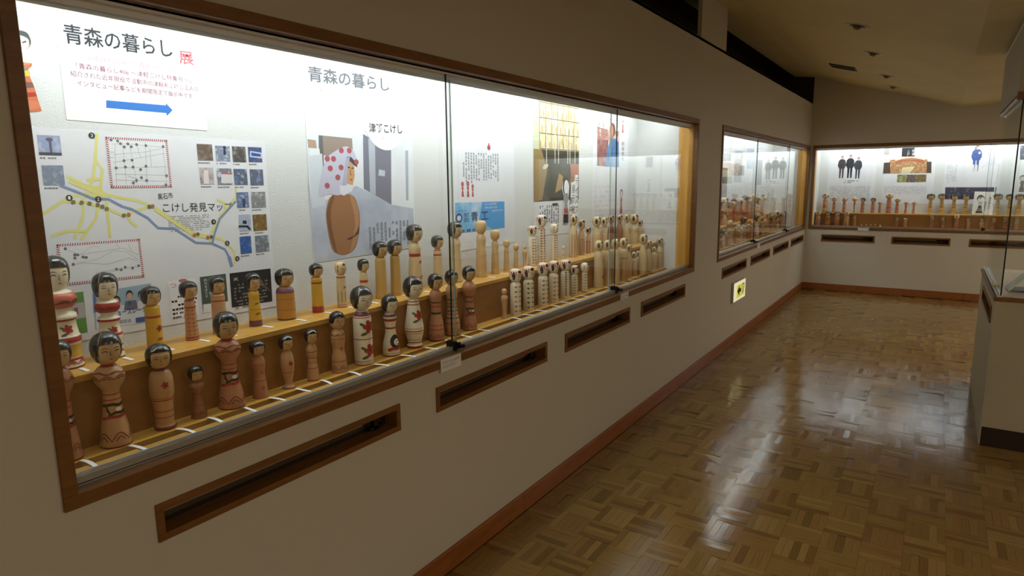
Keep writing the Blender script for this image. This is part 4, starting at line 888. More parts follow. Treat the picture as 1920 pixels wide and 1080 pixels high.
# adverts along the bottom of the map
s.polys('green_advert', [([(0.8110, 1.2520), (0.8440, 1.2520), (0.8430, 1.1340), (0.8070, 1.1350)], P(96, 152, 70)), ([(0.8110, 1.2220), (0.8420, 1.2220), (0.8430, 1.1780), (0.8110, 1.1760)], P(186, 180, 176)), ([(0.8150, 1.2090), (0.8250, 1.2100), (0.8250, 1.1890), (0.8140, 1.1870)], P(150, 90, 92))], 1.5)
s.polys('television_advert', [([(0.8670, 1.2440), (1.0340, 1.2500), (1.0290, 1.1310), (0.8650, 1.1370)], P(150, 176, 190)), ([(0.8720, 1.2000), (1.0330, 1.1910), (1.0290, 1.1310), (0.8670, 1.1370)], P(214, 220, 230)), ([(0.8690, 1.2410), (0.8760, 1.2410), (0.8740, 1.1880), (0.8650, 1.1870)], P(86, 116, 180)),
    ([(0.9190, 1.2040), (0.9400, 1.2020), (0.9460, 1.1830), (0.9120, 1.1840)], P(214, 206, 210)), (ell((0.9300, 1.2130), .011, .014), P(54, 44, 44)), (ell((0.9290, 1.2100), .0085, .010), P(206, 168, 150)), ([(0.9540, 1.2060), (0.9850, 1.2050), (0.9890, 1.1760), (0.9470, 1.1790)], P(104, 104, 124)), (ell((0.9680, 1.2240), .010, .014), P(48, 42, 42)), (ell((0.9680, 1.2200), .0085, .010), P(206, 168, 150)), ([(0.9900, 1.2000), (1.0140, 1.2010), (1.0150, 1.1750), (0.9860, 1.1760)], P(212, 208, 212)), (ell((1.0030, 1.2190), .011, .014), P(52, 44, 44)), (ell((1.0030, 1.2150), .0085, .010), P(206, 168, 150)), ([(0.9630, 1.2050), (0.9690, 1.2040), (0.9670, 1.1920), (0.9630, 1.1920)], P(56, 66, 110))], 1.5)
s.text('タニュースレータ', (0.8970, 1.1680), (1.0120, 1.1650), .018, P(40, 84, 158), 4, bold=.016)
s.text('青森放送', (0.9170, 1.1430), (0.9650, 1.1410), .011, P(110, 116, 126), 4)
s.polys('blue_label', [([(0.9780, 1.1510), (1.0150, 1.1500), (1.0140, 1.1340), (0.9780, 1.1360)], P(56, 92, 160))], 3.6)
s.polys('notice_advert', [([(1.0880, 1.2490), (1.1800, 1.2480), (1.1800, 1.1250), (1.0880, 1.1270)], P(236, 236, 238))], 1.5)
s.polys('red_oval', [(ell((1.1350, 1.2450), .014, .005), P(200, 104, 100))], 2.2)
s.text('つ', (1.0930, 1.2270), (1.1130, 1.2260), .012, P(196, 110, 104), 2.4)
a, b = (1.0930, 1.2010), (1.1730, 1.1220)
s.tiny(a[0], b[0], b[1], a[1], 6, P(170, 150, 156), dens=.8)
s.polys('dark_green_advert', [([(1.1940, 1.2480), (1.2870, 1.2480), (1.2870, 1.1240), (1.1940, 1.1280)], P(70, 88, 78)), ([(1.1970, 1.1560), (1.2890, 1.1520), (1.2880, 1.1240), (1.1950, 1.1270)], P(226, 228, 228)), (ell((1.2430, 1.1910), .022, .014), P(150, 158, 150))], 1.5)
s.vtext('日々をほぐす', (1.2060, 1.2410), .011, WHITE, 3)
s.polys('black_advert', [([(1.3010, 1.2470), (1.4650, 1.2450), (1.4630, 1.1240), (1.3000, 1.1280)], P(34, 34, 36)), ([(1.3620, 1.1970), (1.4180, 1.2160), (1.4630, 1.1580), (1.3900, 1.2050)], P(96, 72, 60))], 1.5)
s.text('天', (1.3130, 1.2180), (1.3320, 1.2180), .011, WHITE, 3)
a, b = (1.3130, 1.2090), (1.4430, 1.1170)
s.tiny(a[0], b[0], b[1], a[1], 8, P(130, 130, 130), dens=.6, layer=3)

# --- magazine cover poster
s = Sheet('cover_poster', 'tall cover poster with a kerchiefed kokeshi photo and brush title', 'poster', [(1.66, 1.243), (2.254, 1.252), (2.258, 2.085), (1.664, 2.085)], PB)
s.polys('cover_photo', [([(1.6640, 1.8160), (1.6640, 1.2460), (2.2490, 1.2560), (2.2570, 1.7820)], photo_mat('cover_bg', (214, 217, 224), (232, 234, 238), (224, 227, 232), 3.0)),
   ([(1.6580, 1.5780), (1.6730, 1.4610), (1.9020, 1.5370), (2.1040, 1.4530), (2.2450, 1.4300), (2.2490, 1.2560), (1.6640, 1.2460)], photo_mat('cover_table', (168, 175, 194), (200, 205, 218), (184, 190, 206), 7)),
   ([(1.6670, 1.7140), (1.7060, 1.7110), (1.7090, 1.6810), (1.6680, 1.6820)], P(176, 150, 132)), ([(1.7230, 1.7310), (1.8920, 1.7270), (1.8930, 1.6460), (1.7190, 1.6570)], P(150, 136, 126)),
   ([(1.7210, 1.7310), (1.7410, 1.7300), (1.7380, 1.5790), (1.7130, 1.5790)], P(108, 106, 108)),
   ([(1.6680, 1.6560), (1.7330, 1.6620), (1.7360, 1.4660), (1.6700, 1.4530)], P(206, 212, 220)), ([(1.6730, 1.6750), (1.7210, 1.6810), (1.7230, 1.6580), (1.6710, 1.6520)], P(226, 230, 232)),
   ([(1.9530, 1.7480), (2.1150, 1.6860), (2.1040, 1.4530), (1.9430, 1.5240)], P(124, 124, 140)), ([(1.9820, 1.7330), (2.0200, 1.7210), (2.0110, 1.4960), (1.9780, 1.5100)], P(178, 184, 196)), ([(2.0370, 1.6050), (2.0740, 1.5990), (2.0700, 1.5750), (2.0310, 1.5790)], P(190, 198, 210)),
   ([(2.2050, 1.6890), (2.2240, 1.6900), (2.2150, 1.4680), (2.1990, 1.4690)], P(168, 176, 190))], 1)
it = [(sm([(1.7730, 1.5020), (1.8770, 1.4990), (1.9060, 1.4520), (1.9140, 1.4000), (1.9020, 1.3320), (1.8760, 1.2780), (1.8270, 1.2590), (1.7830, 1.2670), (1.7550, 1.2930), (1.7390, 1.3690), (1.7370, 1.4420)]), P(160, 112, 78)),
   (sm([(1.8650, 1.4950), (1.8810, 1.4930), (1.9030, 1.4520), (1.9090, 1.4000), (1.8980, 1.3320), (1.8710, 1.2820), (1.8520, 1.2720), (1.8730, 1.3340), (1.8860, 1.4010)]), P(182, 134, 96)), (sm([(1.7690, 1.4960), (1.7820, 1.4960), (1.7600, 1.4410), (1.7620, 1.3670), (1.7810, 1.2720), (1.7620, 1.2970), (1.7430, 1.3680), (1.7410, 1.4420)]), P(126, 86, 58)),
   ([(1.8960, 1.3540), (1.9050, 1.3750), (1.9050, 1.3400), (1.8530, 1.3170), (1.8310, 1.3220), (1.8770, 1.3340)], P(92, 60, 56)),
   ([(1.8480, 1.6450), (1.8950, 1.6410), (1.8960, 1.5790), (1.8820, 1.5370), (1.8350, 1.5380)], P(206, 158, 116)), ([(1.8450, 1.6570), (1.9090, 1.6460), (1.9120, 1.6130), (1.8940, 1.6210), (1.8750, 1.6350), (1.8470, 1.6400)], P(70, 72, 88)),
   (sm([(1.7060, 1.5010), (1.7220, 1.5790), (1.7520, 1.6420), (1.7960, 1.6720), (1.8570, 1.6940), (1.8980, 1.6750), (1.9130, 1.6280), (1.8760, 1.6550), (1.8530, 1.6430), (1.8480, 1.5950), (1.8500, 1.5370), (1.8100, 1.5010), (1.7580, 1.5060)]), P(196, 194, 212)), ([(1.8130, 1.5380), (1.8520, 1.5460), (1.8880, 1.5370), (1.8780, 1.5160), (1.8320, 1.4980), (1.8130, 1.5050)], P(220, 220, 230)), ([(1.8530, 1.6450), (1.8760, 1.6580), (1.8550, 1.5790), (1.8500, 1.5390), (1.8260, 1.5380)], P(176, 176, 198))]
for c_ in [(1.8310, 1.6770), (1.7880, 1.6430), (1.7570, 1.6430), (1.8250, 1.6100), (1.7690, 1.6060), (1.7490, 1.5390), (1.8730, 1.6780), (1.9080, 1.6330), (1.8050, 1.5710)]: it.append((ell(c_, .013, .0115, 14), P(176, 92, 98)))
s.polys('kerchief_kokeshi', it, 2.6)
s.lines('kokeshi_face', [([(1.8600, 1.6120), (1.8730, 1.6090)], .004, INK), ([(1.8800, 1.6070), (1.8910, 1.6090)], .004, INK), ([(1.8750, 1.6020), (1.8710, 1.5820), (1.8800, 1.5810)], .003, INKS), ([(1.8700, 1.5610), (1.8810, 1.5620)], .005, P(176, 70, 60))], 5)
s.polys('white_disc', [(ell((2.0870, 1.8140), .128, .128, 40), WHITE)], 4.4)
s.text('青森の暮らし', (1.6880, 1.9270), (2.1190, 1.9320), .057, P(96, 98, 104), 5, bold=.014)
s.text('特集', (2.0630, 1.8260), (2.1000, 1.8250), .018, P(190, 190, 194), 5)
s.text('津軽こけし', (1.9880, 1.7550), (2.1900, 1.7600), .040, P(44, 44, 50), 5, bold=.016)
s.text('こけしの魅力ってなんだろう?', (2.0200, 1.7280), (2.1790, 1.7310), .012, P(176, 190, 206), 5)
s.text('アラノ青森', (1.6910, 1.8890), (1.7670, 1.8920), .016, P(224, 186, 186), 5)
a, b = (1.9560, 1.3800), (2.2140, 1.2420)
s.tiny(a[0], b[0], b[1]+.03, a[1], 11, P(140, 146, 160), vertical=True, layer=4.4, dens=.7)

# --- text poster with blue advert
s = Sheet('text_poster', 'white text poster with three red kokeshi icons and a blue sky advert', 'poster', [(2.545, 1.20), (3.10, 1.205), (3.10, 2.04), (2.545, 2.04)], PB)
a, b = (2.6200, 1.6950), (2.9470, 1.5430)
s.tiny(a[0], b[0], b[1], a[1], 15, P(150, 152, 160), vertical=True, dens=.85)
a, b = (2.6140, 1.8130), (2.9050, 1.7780)
s.tiny(a[0], b[0], b[1], a[1], 3, P(216, 218, 222), dens=.4)
s.polys('red_bottle', [(ell((2.8540, 1.7250), .015, .013), P(176, 70, 76)), (rect((2.8540, 1.7410)[0]-.005, (2.8540, 1.7410)[0]+.005, (2.8540, 1.7320)[1], (2.8550, 1.7480)[1]), P(176, 70, 76))], 1.5)
for c_, h_ in (((2.6190, 1.4740), .076), ((2.6640, 1.4720), .080), ((2.7040, 1.4720), .064)):
    R_ = P(176, 74, 80); kokeshi_print(s, 'kokeshi_icon', c_, h_, (P(190, 90, 96), R_, P(214, 130, 130), R_), 1.5)
s.polys('blue_advert', [([(2.5540, 1.4460), (2.9950, 1.4390), (2.9950, 1.2930), (2.5510, 1.2910)], photo_mat('sky_print', (214, 224, 236), (92, 162, 220), (120, 184, 230), 4.5)), ([(2.7880, 1.4420), (2.9950, 1.4390), (2.9950, 1.2930), (2.8770, 1.2920), (2.7550, 1.3490)], P(84, 158, 222)), (ell((2.5840, 1.3680), .027, .024, 20), P(58, 70, 108)), (ell((2.5840, 1.3680), .017, .014, 20), P(206, 214, 226))], 1.5)
s.text('株式', (2.6250, 1.3690), (2.6680, 1.3700), .024, P(58, 70, 108), 3)
s.text('会社', (2.6240, 1.3440), (2.6670, 1.3450), .024, P(58, 70, 108), 3)
s.text('青', (2.6860, 1.3440), (2.7450, 1.3460), .050, P(42, 56, 110), 3, bold=.012)
s.text('工', (2.7730, 1.3480), (2.8390, 1.3490), .042, P(42, 56, 110), 3, bold=.012)
s.text('あなたの快適空間', (2.8070, 1.4240), (2.9160, 1.4240), .011, WHITE, 3)
s.text('創造企業を目指', (2.8070, 1.4060), (2.9220, 1.4050), .011, WHITE, 3)
s.text('(青森市大字)', (2.8730, 1.3850), (2.9770, 1.3860), .012, WHITE, 3)
a, b = (2.5610, 1.4110), (2.6830, 1.3960)
s.tiny(a[0], b[0], b[1], a[1], 1, P(130, 140, 160), layer=3)
a, b = (2.5820, 1.3160), (2.8300, 1.2870)
s.tiny(a[0], b[0], b[1], a[1], 1, P(70, 90, 130), layer=3)

# --- workshop photo poster
s = Sheet('workshop_poster', 'tall poster with a dark workshop photo full of hanging paper strips', 'poster', [(3.306, 1.222), (3.887, 1.205), (3.887, 2.05), (3.306, 2.05)], PB)
x0, x1 = 3.308, 3.885
zt, zm, zb_ = 2.048, 1.735, 1.425
items = [(rect(x0, x1, zb_, zt), photo_mat('workshop_dark', (58, 56, 48), (96, 86, 62), (72, 68, 56), 9)), (rect(x0, x0+.07, zm, zt), P(196, 198, 168)), (rect(x0+.07, x1, zm, zt), photo_mat('workshop_shelf', (232, 226, 202), (196, 172, 112), (216, 204, 168), 16)),
   ([(x0, zb_), (x0+.10, zb_+.01), (x0+.16, zm-.12), (x0+.09, zm), (x0, zm)], P(150, 126, 84)), ([(x1-.14, zb_+.1), (x1, zb_+.08), (x1, zm-.14), (x1-.08, zm-.1)], P(150, 110, 74)), ([(x1-.11, zm-.16), (x1, zm-.16), (x1, zm-.08), (x1-.12, zm-.08)], P(176, 110, 86)),
   (ell((x0+.14, zm-.10), .035, .014, 14, .3), P(206, 200, 180)), ([(x0+.26, zm-.26), (x0+.34, zm-.24), (x0+.36, zm-.16), (x0+.31, zm-.14), (x0+.28, zm-.2)], P(176, 146, 96)), (rect(x0+.20, x0+.36, zm-.31, zm-.29), P(36, 34, 32))]
s.polys('workshop_photo', items, 1)
ls = []
for q in range(7): ls.append(([(x0+.07+q*.072, zm+.01), (x0+.07+q*.072, zt)], .004, P(120, 112, 84)))
for q in range(4): ls.append(([(x0+.07, zm+.005+q*.09), (x1, zm+.005+q*.09)], .005, P(110, 100, 72)))
for q in range(26): ls.append(([(x0+.08+q*.019, zm+.012+(q*37 % 3)*.09), (x0+.081+q*.019, zm+.05+(q*37 % 3)*.09)], .008, P(190, 150, 84)))
s.lines('shelf_grid', ls, 3)
s.lines('hanging_chains', [([(x0+q, zm+.15), (x0+q, zm-.08)], .008, P(216, 214, 204)) for q in (.15, .255, .30, .42, .45, .52)], 4.6)
a, b = (3.37, 1.28), (3.62, 1.40)
s.tiny(a[0], b[0], a[1], b[1], 9, P(120, 122, 132), vertical=True, dens=.8)
s.polys('caption_bar', [(rect(3.53, 3.60, 1.395, 1.41), INK)], 2)
# paper cut-out kokeshi with hand lettering stuck over it
s = Sheet('kokeshi_cutout', 'white cut-out of a drawn black kokeshi stuck on the workshop poster', 'cutout', [(3.6660, 1.2750), (3.7340, 1.2750), (3.7430, 1.3700), (3.7370, 1.4460), (3.7460, 1.5110), (3.7320, 1.5430), (3.6960, 1.5540), (3.6600, 1.5430), (3.6470, 1.5010), (3.6740, 1.4480), (3.6700, 1.3730)], lambda a, b, d: PB(a, b, d+.004), paper=PAPER)
s.polys('drawn_kokeshi', [(ell((3.6960, 1.5130), .038, .060), INK), (ell((3.7050, 1.5060), .030, .048), WHITE), ([(3.6740, 1.4690), (3.7280, 1.4680), (3.7380, 1.4350), (3.7200, 1.4040), (3.7290, 1.3710), (3.6750, 1.3710), (3.6830, 1.4050), (3.6650, 1.4370)], P(150, 150, 152)), ([(3.6750, 1.3710), (3.7290, 1.3710), (3.7340, 1.3380), (3.6750, 1.3390)], P(186, 90, 88)), ([(3.6700, 1.3360), (3.7340, 1.3350), (3.7340, 1.2770), (3.6660, 1.2770)], INK)], 1)
s = Sheet('speech_slip', 'white slip with brush-written vertical lines beside the drawn kokeshi cut-out', 'sign', [(3.7530, 1.2930), (3.8660, 1.3040), (3.8670, 1.5860), (3.8290, 1.5860), (3.8180, 1.5420), (3.7730, 1.5370)], lambda a, b, d: PB(a, b, d+.004), paper=PAPER)
q = (3.8240, 1.5770); s.vtext('ディスプレイ', q, .062, INK, 1.5, wid=.05)
q = (3.7780, 1.5270); s.vtext('展示替えの', q, .066, INK, 1.5, wid=.05)
q = (3.7510, 1.4460); s.vtext('最中です', q, .056, INK, 1.5, wid=.045)

# --- craftsman poster
s = Sheet('craftsman_poster', 'white poster with a photo of a man in a blue work jacket', 'poster', [(4.085, 1.215), (4.70, 1.215), (4.70, 2.05), (4.085, 2.05)], PB)
it = [([(4.1550, 1.9830), (4.5250, 1.9770), (4.5240, 1.6420), (4.1590, 1.6490)], photo_mat('craft_bg', (204, 150, 132), (232, 226, 222), (170, 120, 108), 9)), ([(4.1610, 1.9790), (4.5220, 1.9740), (4.5220, 1.9050), (4.3950, 1.8970), (4.2820, 1.9030), (4.1620, 1.9160)], P(232, 224, 218)), ([(4.1650, 1.8300), (4.3400, 1.8330), (4.3180, 1.6460), (4.1620, 1.6490)], photo_mat('craft_bench', (120, 84, 82), (176, 140, 140), (150, 96, 92), 20)),
   ([(4.3690, 1.8310), (4.4550, 1.8510), (4.5160, 1.8200), (4.5300, 1.6440), (4.3010, 1.6440), (4.3150, 1.7530)], P(84, 134, 190)), ([(4.4560, 1.8410), (4.5160, 1.8200), (4.5210, 1.7100), (4.4770, 1.7580)], P(64, 108, 168)), (ell((4.4060, 1.9080), .050, .048), P(110, 76, 66)), (ell((4.3840, 1.8970), .040, .046), P(214, 152, 130))]
s.polys('craftsman_photo', it, 1)
s.lines('wall_frames', [([(4.1850, 1.9480), (4.1910, 1.8400)], .008, P(150, 120, 112)), ([(4.2530, 1.9470), (4.2560, 1.8380)], .008, P(150, 120, 112)), ([(4.1680, 1.9070), (4.3240, 1.9030)], .006, P(150, 120, 112)), ([(4.1690, 1.8730), (4.3250, 1.8700)], .006, P(150, 120, 112)), ([(4.3630, 1.9870), (4.3650, 1.9480)], .006, P(150, 120, 112))], 3)
K_ = (P(214, 190, 180), P(170, 84, 88), P(96, 80, 110), P(70, 74, 96))
kokeshi_print(s, 'kokeshi_icon', (4.5890, 1.8960), .09, K_, 2); kokeshi_print(s, 'kokeshi_icon', (4.5840, 1.2980), .185, K_, 2)
s.vtext('阿保金光', (4.5670, 1.8340), .036, P(120, 122, 132), 2, wid=.06)
a, b = (4.12, 1.25), (4.50, 1.52)
s.tiny(a[0], b[0], a[1], b[1], 8, P(206, 208, 214), dens=.5)

# --- posters of the second case
def plain_poster(plane, x0, x1, z0, z1, label, pics, group):
    s = Sheet('poster', label, 'poster', rect(x0, x1, z0, z1), plane, group=group)
    for i, (a, b, c, d, m) in enumerate(pics):
        s.polys('photo', [(rect(x0+a*(x1-x0), x0+b*(x1-x0), z0+c*(z1-z0), z0+d*(z1-z0)), m)], 1)
    s.tiny(x0+.06, x1-.06, z0+.05, z0+.28, 10, P(176, 178, 186), dens=.6)
    return s
G2 = 'posters in the second case'
ph = [photo_mat('case2_photo_%d' % i, *c, 14) for i, c in enumerate([((90, 94, 100), (150, 154, 160), (116, 118, 120)), ((150, 166, 190), (110, 132, 172), (178, 188, 204)), ((100, 92, 84), (160, 150, 140), (70, 70, 72)), ((130, 140, 150), (90, 96, 104), (170, 176, 182))])]
for i, (y0, pic) in enumerate(((6.35, (0.0, .4, .35, .95, ph[0])), (6.98, (.45, .95, .08, .55, ph[2])), (7.61, (.3, .95, .35, .8, ph[3])), (8.24, (.2, .8, .55, .85, ph[1])), (8.87, (.1, .6, .3, .7, ph[0])))):
    plain_poster(PB, y0, y0+.56, 1.22, 2.04, 'poster at the back of the second, slanted case, %s from its left' % ORD[i], [pic], G2)

# --- posters of the far case
s = Sheet('trio_poster', 'poster with three standing people in dark coats, left in the far case', 'poster', rect(.18, .785, 1.19, 2.03), PF)
def person(s, c, h, coat, legs, skin, hair_, name='printed_figure'):
    x, z = c
    s.polys(name, [([(x-h*.085, z), (x-h*.03, z), (x-h*.012, z+h*.42), (x+h*.012, z+h*.42), (x+h*.03, z), (x+h*.085, z), (x+h*.10, z+h*.48), (x-h*.10, z+h*.48)], legs),
        ([(x-h*.11, z+h*.42), (x+h*.11, z+h*.42), (x+h*.17, z+h*.56), (x+h*.14, z+h*.76), (x+h*.07, z+h*.84), (x-h*.07, z+h*.84), (x-h*.14, z+h*.76), (x-h*.17, z+h*.56)], coat), (ell((x, z+h*.92), h*.052, h*.07), hair_), (ell((x, z+h*.905), h*.042, h*.055), skin)], 1.5)
SK = P(190, 160, 144)
person(s, (0.3550, 1.5430), .315, P(64, 64, 68), P(74, 74, 78), SK, P(40, 38, 38)); person(s, (0.4590, 1.5450), .325, P(50, 52, 60), P(40, 42, 50), SK, P(38, 36, 36)); person(s, (0.5590, 1.5350), .30, P(58, 58, 62), P(66, 70, 80), SK, P(48, 40, 38))
a, b = (0.3410, 1.9070), (0.5730, 1.8520); s.tiny(a[0], b[0], b[1], a[1], 2, P(186, 188, 196))
a, b = (0.3960, 1.5170), (0.5570, 1.4680); s.tiny(a[0], b[0], b[1], a[1], 2, P(90, 92, 100))
a, b = (0.2180, 1.4300), (0.7300, 1.2160); s.tiny(a[0], b[0], b[1], a[1], 34, P(170, 172, 184), vertical=True, dens=.7)
s.polys('red_label', [([(0.3670, 1.9920), (0.5490, 1.9920), (0.5500, 1.9700), (0.3680, 1.9700)], P(206, 92, 84))], 1.5)
s = Sheet('collection_poster', 'poster with a photo of massed kokeshi dolls, middle of the far case', 'poster', rect(.875, 1.47, 1.19, 2.03), PF)
cp = photo_mat('mass_dolls', (150, 104, 70), (206, 176, 138), (176, 132, 92), 34)
s.polys('collection_photo', [([(0.8630, 1.9460), (1.4170, 1.9470), (1.4320, 1.5980), (0.8680, 1.5970)], P(222, 216, 212)), ([(0.9490, 1.7850), (1.3690, 1.7800), (1.4320, 1.5980), (0.8680, 1.5970)], cp), ([(1.0710, 1.9360), (1.2150, 1.9370), (1.2220, 1.8190), (1.0740, 1.8230)], P(44, 46, 52)), ([(0.8710, 1.7470), (0.9450, 1.7520), (0.9560, 1.6040), (0.8700, 1.6030)], P(84, 72, 66)), ([(1.3650, 1.7480), (1.4200, 1.7490), (1.4300, 1.6010), (1.3780, 1.6010)], P(84, 72, 66)), ([(1.0910, 1.6790), (1.2340, 1.6910), (1.1890, 1.6010), (1.0840, 1.6000)], P(212, 198, 160)), ([(0.8640, 1.9430), (0.9240, 1.9440), (0.9240, 1.8500), (0.8660, 1.8520)], P(168, 162, 156))], 1)
a, b = (1.0130, 1.8240), (1.3360, 1.7190)
it = []
for q in range(22):
    xx = a[0]+(b[0]-a[0])*q/21; zz = b[1]+(a[1]-b[1])*(.55+.35*math.sin(PI*q/21)); it += [(rect(xx-.006, xx+.006, zz-.05, zz), P(166, 96, 70)), (ell((xx, zz), .009, .011, 8), P(216, 196, 168))]
s.polys('massed_dolls', it, 3)
for x0_, x1_, mm in ((808, 888, 0), (893, 972, 1), (978, 1058, 2)): pass
for q, (l_, r_) in enumerate(((((1.0420, 1.5850)), ((1.1560, 1.4800))), (((1.1550, 1.5830)), ((1.2670, 1.4790))), (((1.2660, 1.5820)), ((1.3780, 1.4810))))):
    s.polys('photo', [(rect(l_[0], r_[0], r_[1], l_[1]), photo_mat('bench_photo_%d' % q, *[((96, 98, 66), (196, 190, 130), (140, 140, 96)), ((130, 110, 106), (176, 160, 156), (92, 80, 78)), ((150, 134, 84), (206, 194, 140), (104, 92, 60))][q], 30))], 1.5)
a, b = (0.8940, 1.4280), (1.3940, 1.3130); s.tiny(a[0], b[0], b[1], a[1], 38, P(176, 178, 188), vertical=True, dens=.7)
s.text('津軽の伝統', (0.8690, 1.7750), (0.9500, 1.7730), .02, P(214, 170, 130), 2)
s.vtext('伝承', (1.1850, 1.9200), .045, WHITE, 3); s.vtext('こけし', (1.1340, 1.9010), .032, WHITE, 3)
s = Sheet('blue_figure_poster', 'poster with one person in blue overalls, right half of the far case', 'poster', rect(1.575, 2.24, 1.19, 2.03), PF)
person(s, (1.9030, 1.6120), .335, P(70, 90, 144), P(66, 92, 152), SK, P(90, 74, 66)); 
s.polys('white_legs', [([(1.8690, 1.6130), (1.8910, 1.6130), (1.8880, 1.6990), (1.8640, 1.7000)], P(222, 218, 214)), ([(1.9050, 1.6120), (1.9270, 1.6120), (1.9220, 1.6980), (1.9000, 1.6990)], P(222, 218, 214)), (ell((1.9300, 1.8460), .012, .016), P(216, 204, 196)), (ell((1.8850, 1.9100), .014, .018), P(150, 126, 116))], 2.4)
s.polys('photo', [([(1.5990, 1.4120), (2.1220, 1.4100), (2.1300, 1.2600), (1.6090, 1.2540)], photo_mat('strip_photo', (84, 84, 112), (130, 126, 146), (60, 60, 80), 22))], 1.5)
a, b = (1.5960, 1.7050), (1.7090, 1.4610); s.tiny(a[0], b[0], b[1], a[1], 8, P(176, 180, 192), vertical=True, dens=.7)
a, b = (1.9440, 1.8200), (2.1230, 1.6590); s.tiny(a[0], b[0], b[1], a[1], 10, P(196, 198, 206), vertical=True, dens=.6)
s.polys('red_label', [([(1.8100, 1.9930), (1.9170, 1.9920), (1.9190, 1.9720), (1.8110, 1.9730)], P(206, 92, 84))], 1.5)
s = Sheet('side_poster', 'poster partly seen through the pedestal glass, right end of the far case', 'poster', rect(2.36, 2.98, 1.19, 2.03), PF)
kokeshi_print(s, 'kokeshi_icon', (2.3980, 1.3510), .21, (P(206, 196, 190), P(120, 112, 116), P(84, 80, 88), P(88, 84, 90)), 1.5)
s.polys('photo', [([(2.3330, 1.9220), (2.4500, 1.9230), (2.4660, 1.7520), (2.3490, 1.7490)], photo_mat('side_photo', (116, 116, 140), (176, 176, 192), (90, 88, 104), 20))], 1.5)
a, b = (2.42, 1.27), (2.9, 1.5); s.tiny(a[0], b[0], a[1], b[1], 24, P(180, 182, 190), vertical=True, dens=.6)

# ------------------------------------------------------------------ hand-lettered board on the far upper step
bo = Vector((2.035, YD+0.335, ZS))
root = bxo('sign_board', PAPER, (-.125, .125, 0.0, 0.006, 0.003, .292)); root.location = bo; root.rotation_euler = (-.10, .03, 0)
PBRD = lambda a, b, d: (a, -d, b)
class Flat(Sheet):
    def __init__(s, root): s.plane = PBRD; s.o = Vector((0, 0, 0)); s.th = 0.0003; s.root = root
s = Flat(root)
s.polys('drawn_kokeshi', [(ell((-.052, .205), .040, .040), INK), (ell((-.048, .196), .033, .034), WHITE), (ell((-.050, .148), .024, .022), P(190, 190, 190)), ([(-.066, .118), (-.034, .118), (-.028, .075), (-.072, .075)], P(90, 90, 92)), ([(-.074, .07), (-.026, .07), (-.018, .03), (-.088, .03)], P(60, 60, 64)), (rect(-.084, -.022, .05, .056), WHITE), (rect(-.090, -.014, .018, .028), INK)], 1)
s.vtext('ディスプレイ', (.078, .27), .030, INK, 2, wid=.03); s.vtext('展示替えの', (.028, .225), .030, INK, 2, wid=.03); s.vtext('最中です', (-.012, .17), .030, INK, 2, wid=.028)
tag(root, 'white board with brush lettering and a drawn kokeshi, standing in the far case', 'sign')
# white placard standing in the second case
root = bxo('placard', PAPER, (-.003, .003, -.09, .09, 0.0, .36)); root.location = (-0.34, 9.02, ZS); root.rotation_euler = (0, .06, -.35)
class Flat2(Flat):
    def __init__(s, root): Flat.__init__(s, root); s.plane = lambda a, b, d: (.003+d, a, b)
s = Flat2(root); s.vtext('ディスプレイ', (.035, .33), .045, INK, 2, wid=.05); s.vtext('展示替えの', (-.045, .30), .045, INK, 2, wid=.05)
tag(root, 'narrow white placard with vertical writing near the end of the second case', 'sign')

# ------------------------------------------------------------------ small notices under the glass joints
PW = lambda a, b, d: (0.0095+d, a, b)
for i, (y0, y1, z0, z1, lab) in enumerate(((1.83, 1.955, .832, .882, 'white notice with two lines of print under the first glass joint'), (3.50, 3.615, .842, .88, 'small white notice under the second glass joint of the near case'), (6.96, 7.08, .835, .88, 'small white notice under the first glass joint of the second case'))):
    s = Sheet('notice_label', lab, 'label', rect(y0, y1, z0, z1), PW, paper=PAPER, th=.001)
    s.text('ガラスケースにはお手を', (y0+.012, z1-.020), (y1-.010, z1-.020), .010, INK, 1.5)
    s.text('ふれないで下さい', (y0+.012, z1-.036), (y1-.035, z1-.036), .010, INK, 1.5)
PWF = lambda a, b, d: (a, YD-0.0095-d, b)
s = Sheet('notice_label', 'small white notice on the sill of the far case', 'label', rect(.66, .79, .845, .882), PWF, paper=PAPER, th=.001)
s.text('お手をふれないで下さい', (.67, .862), (.78, .862), .010, INKS, 1.5)

# ------------------------------------------------------------------ lit guide sign low on the wall
GY0, GY1, GZ0, GZ1 = 6.035, 6.465, 0.408, 0.600
gl = empty('guide_sign', (0.0, (GY0+GY1)/2, GZ0))
SIGNB = mat('sign_body', (196, 196, 186), 0.4)
SIGNW = mat('sign_face', (250, 246, 214), 0.4, emit=0.55); SIGNY = mat('sign_yellow_green', (226, 226, 96), 0.4, emit=0.5)
hw_ = (GY1-GY0)/2; hz_ = GZ1-GZ0
bevel(MB().box(0.0, 0.024, -hw_, hw_, 0, hz_).build('housing', SIGNB, gl), .006, 3)
bevel(MB().box(0.024, 0.028, -hw_+.008, hw_-.008, .008, hz_-.008).build('lit_face', SIGNW, gl), .002)
class Flat3(Flat):
    def __init__(s, root): Flat.__init__(s, root); s.plane = lambda a, b, d: (.0282+d, a, b)
s = Flat3(gl)
s.polys('yellow_field', [(rect(-.13, .16, .035, hz_-.035), SIGNY)], 1)
s.polys('arrow', [([(-.10, .098), (-.02, .15), (-.02, .115), (.04, .115), (.04, .08), (-.02, .08), (-.02, .045)], BLACK)], 2.5)
s.lines('running_figure', [([(.085, .05), (.085, .145)], .010, P(90, 96, 40)), ([(.085, .145), (.155, .145)], .010, P(90, 96, 40)), ([(.155, .145), (.155, .10)], .010, P(90, 96, 40)), ([(.10, .06), (.125, .09), (.15, .06)], .012, P(90, 96, 40)), ([(.125, .09), (.125, .12)], .014, P(90, 96, 40))], 2.5)
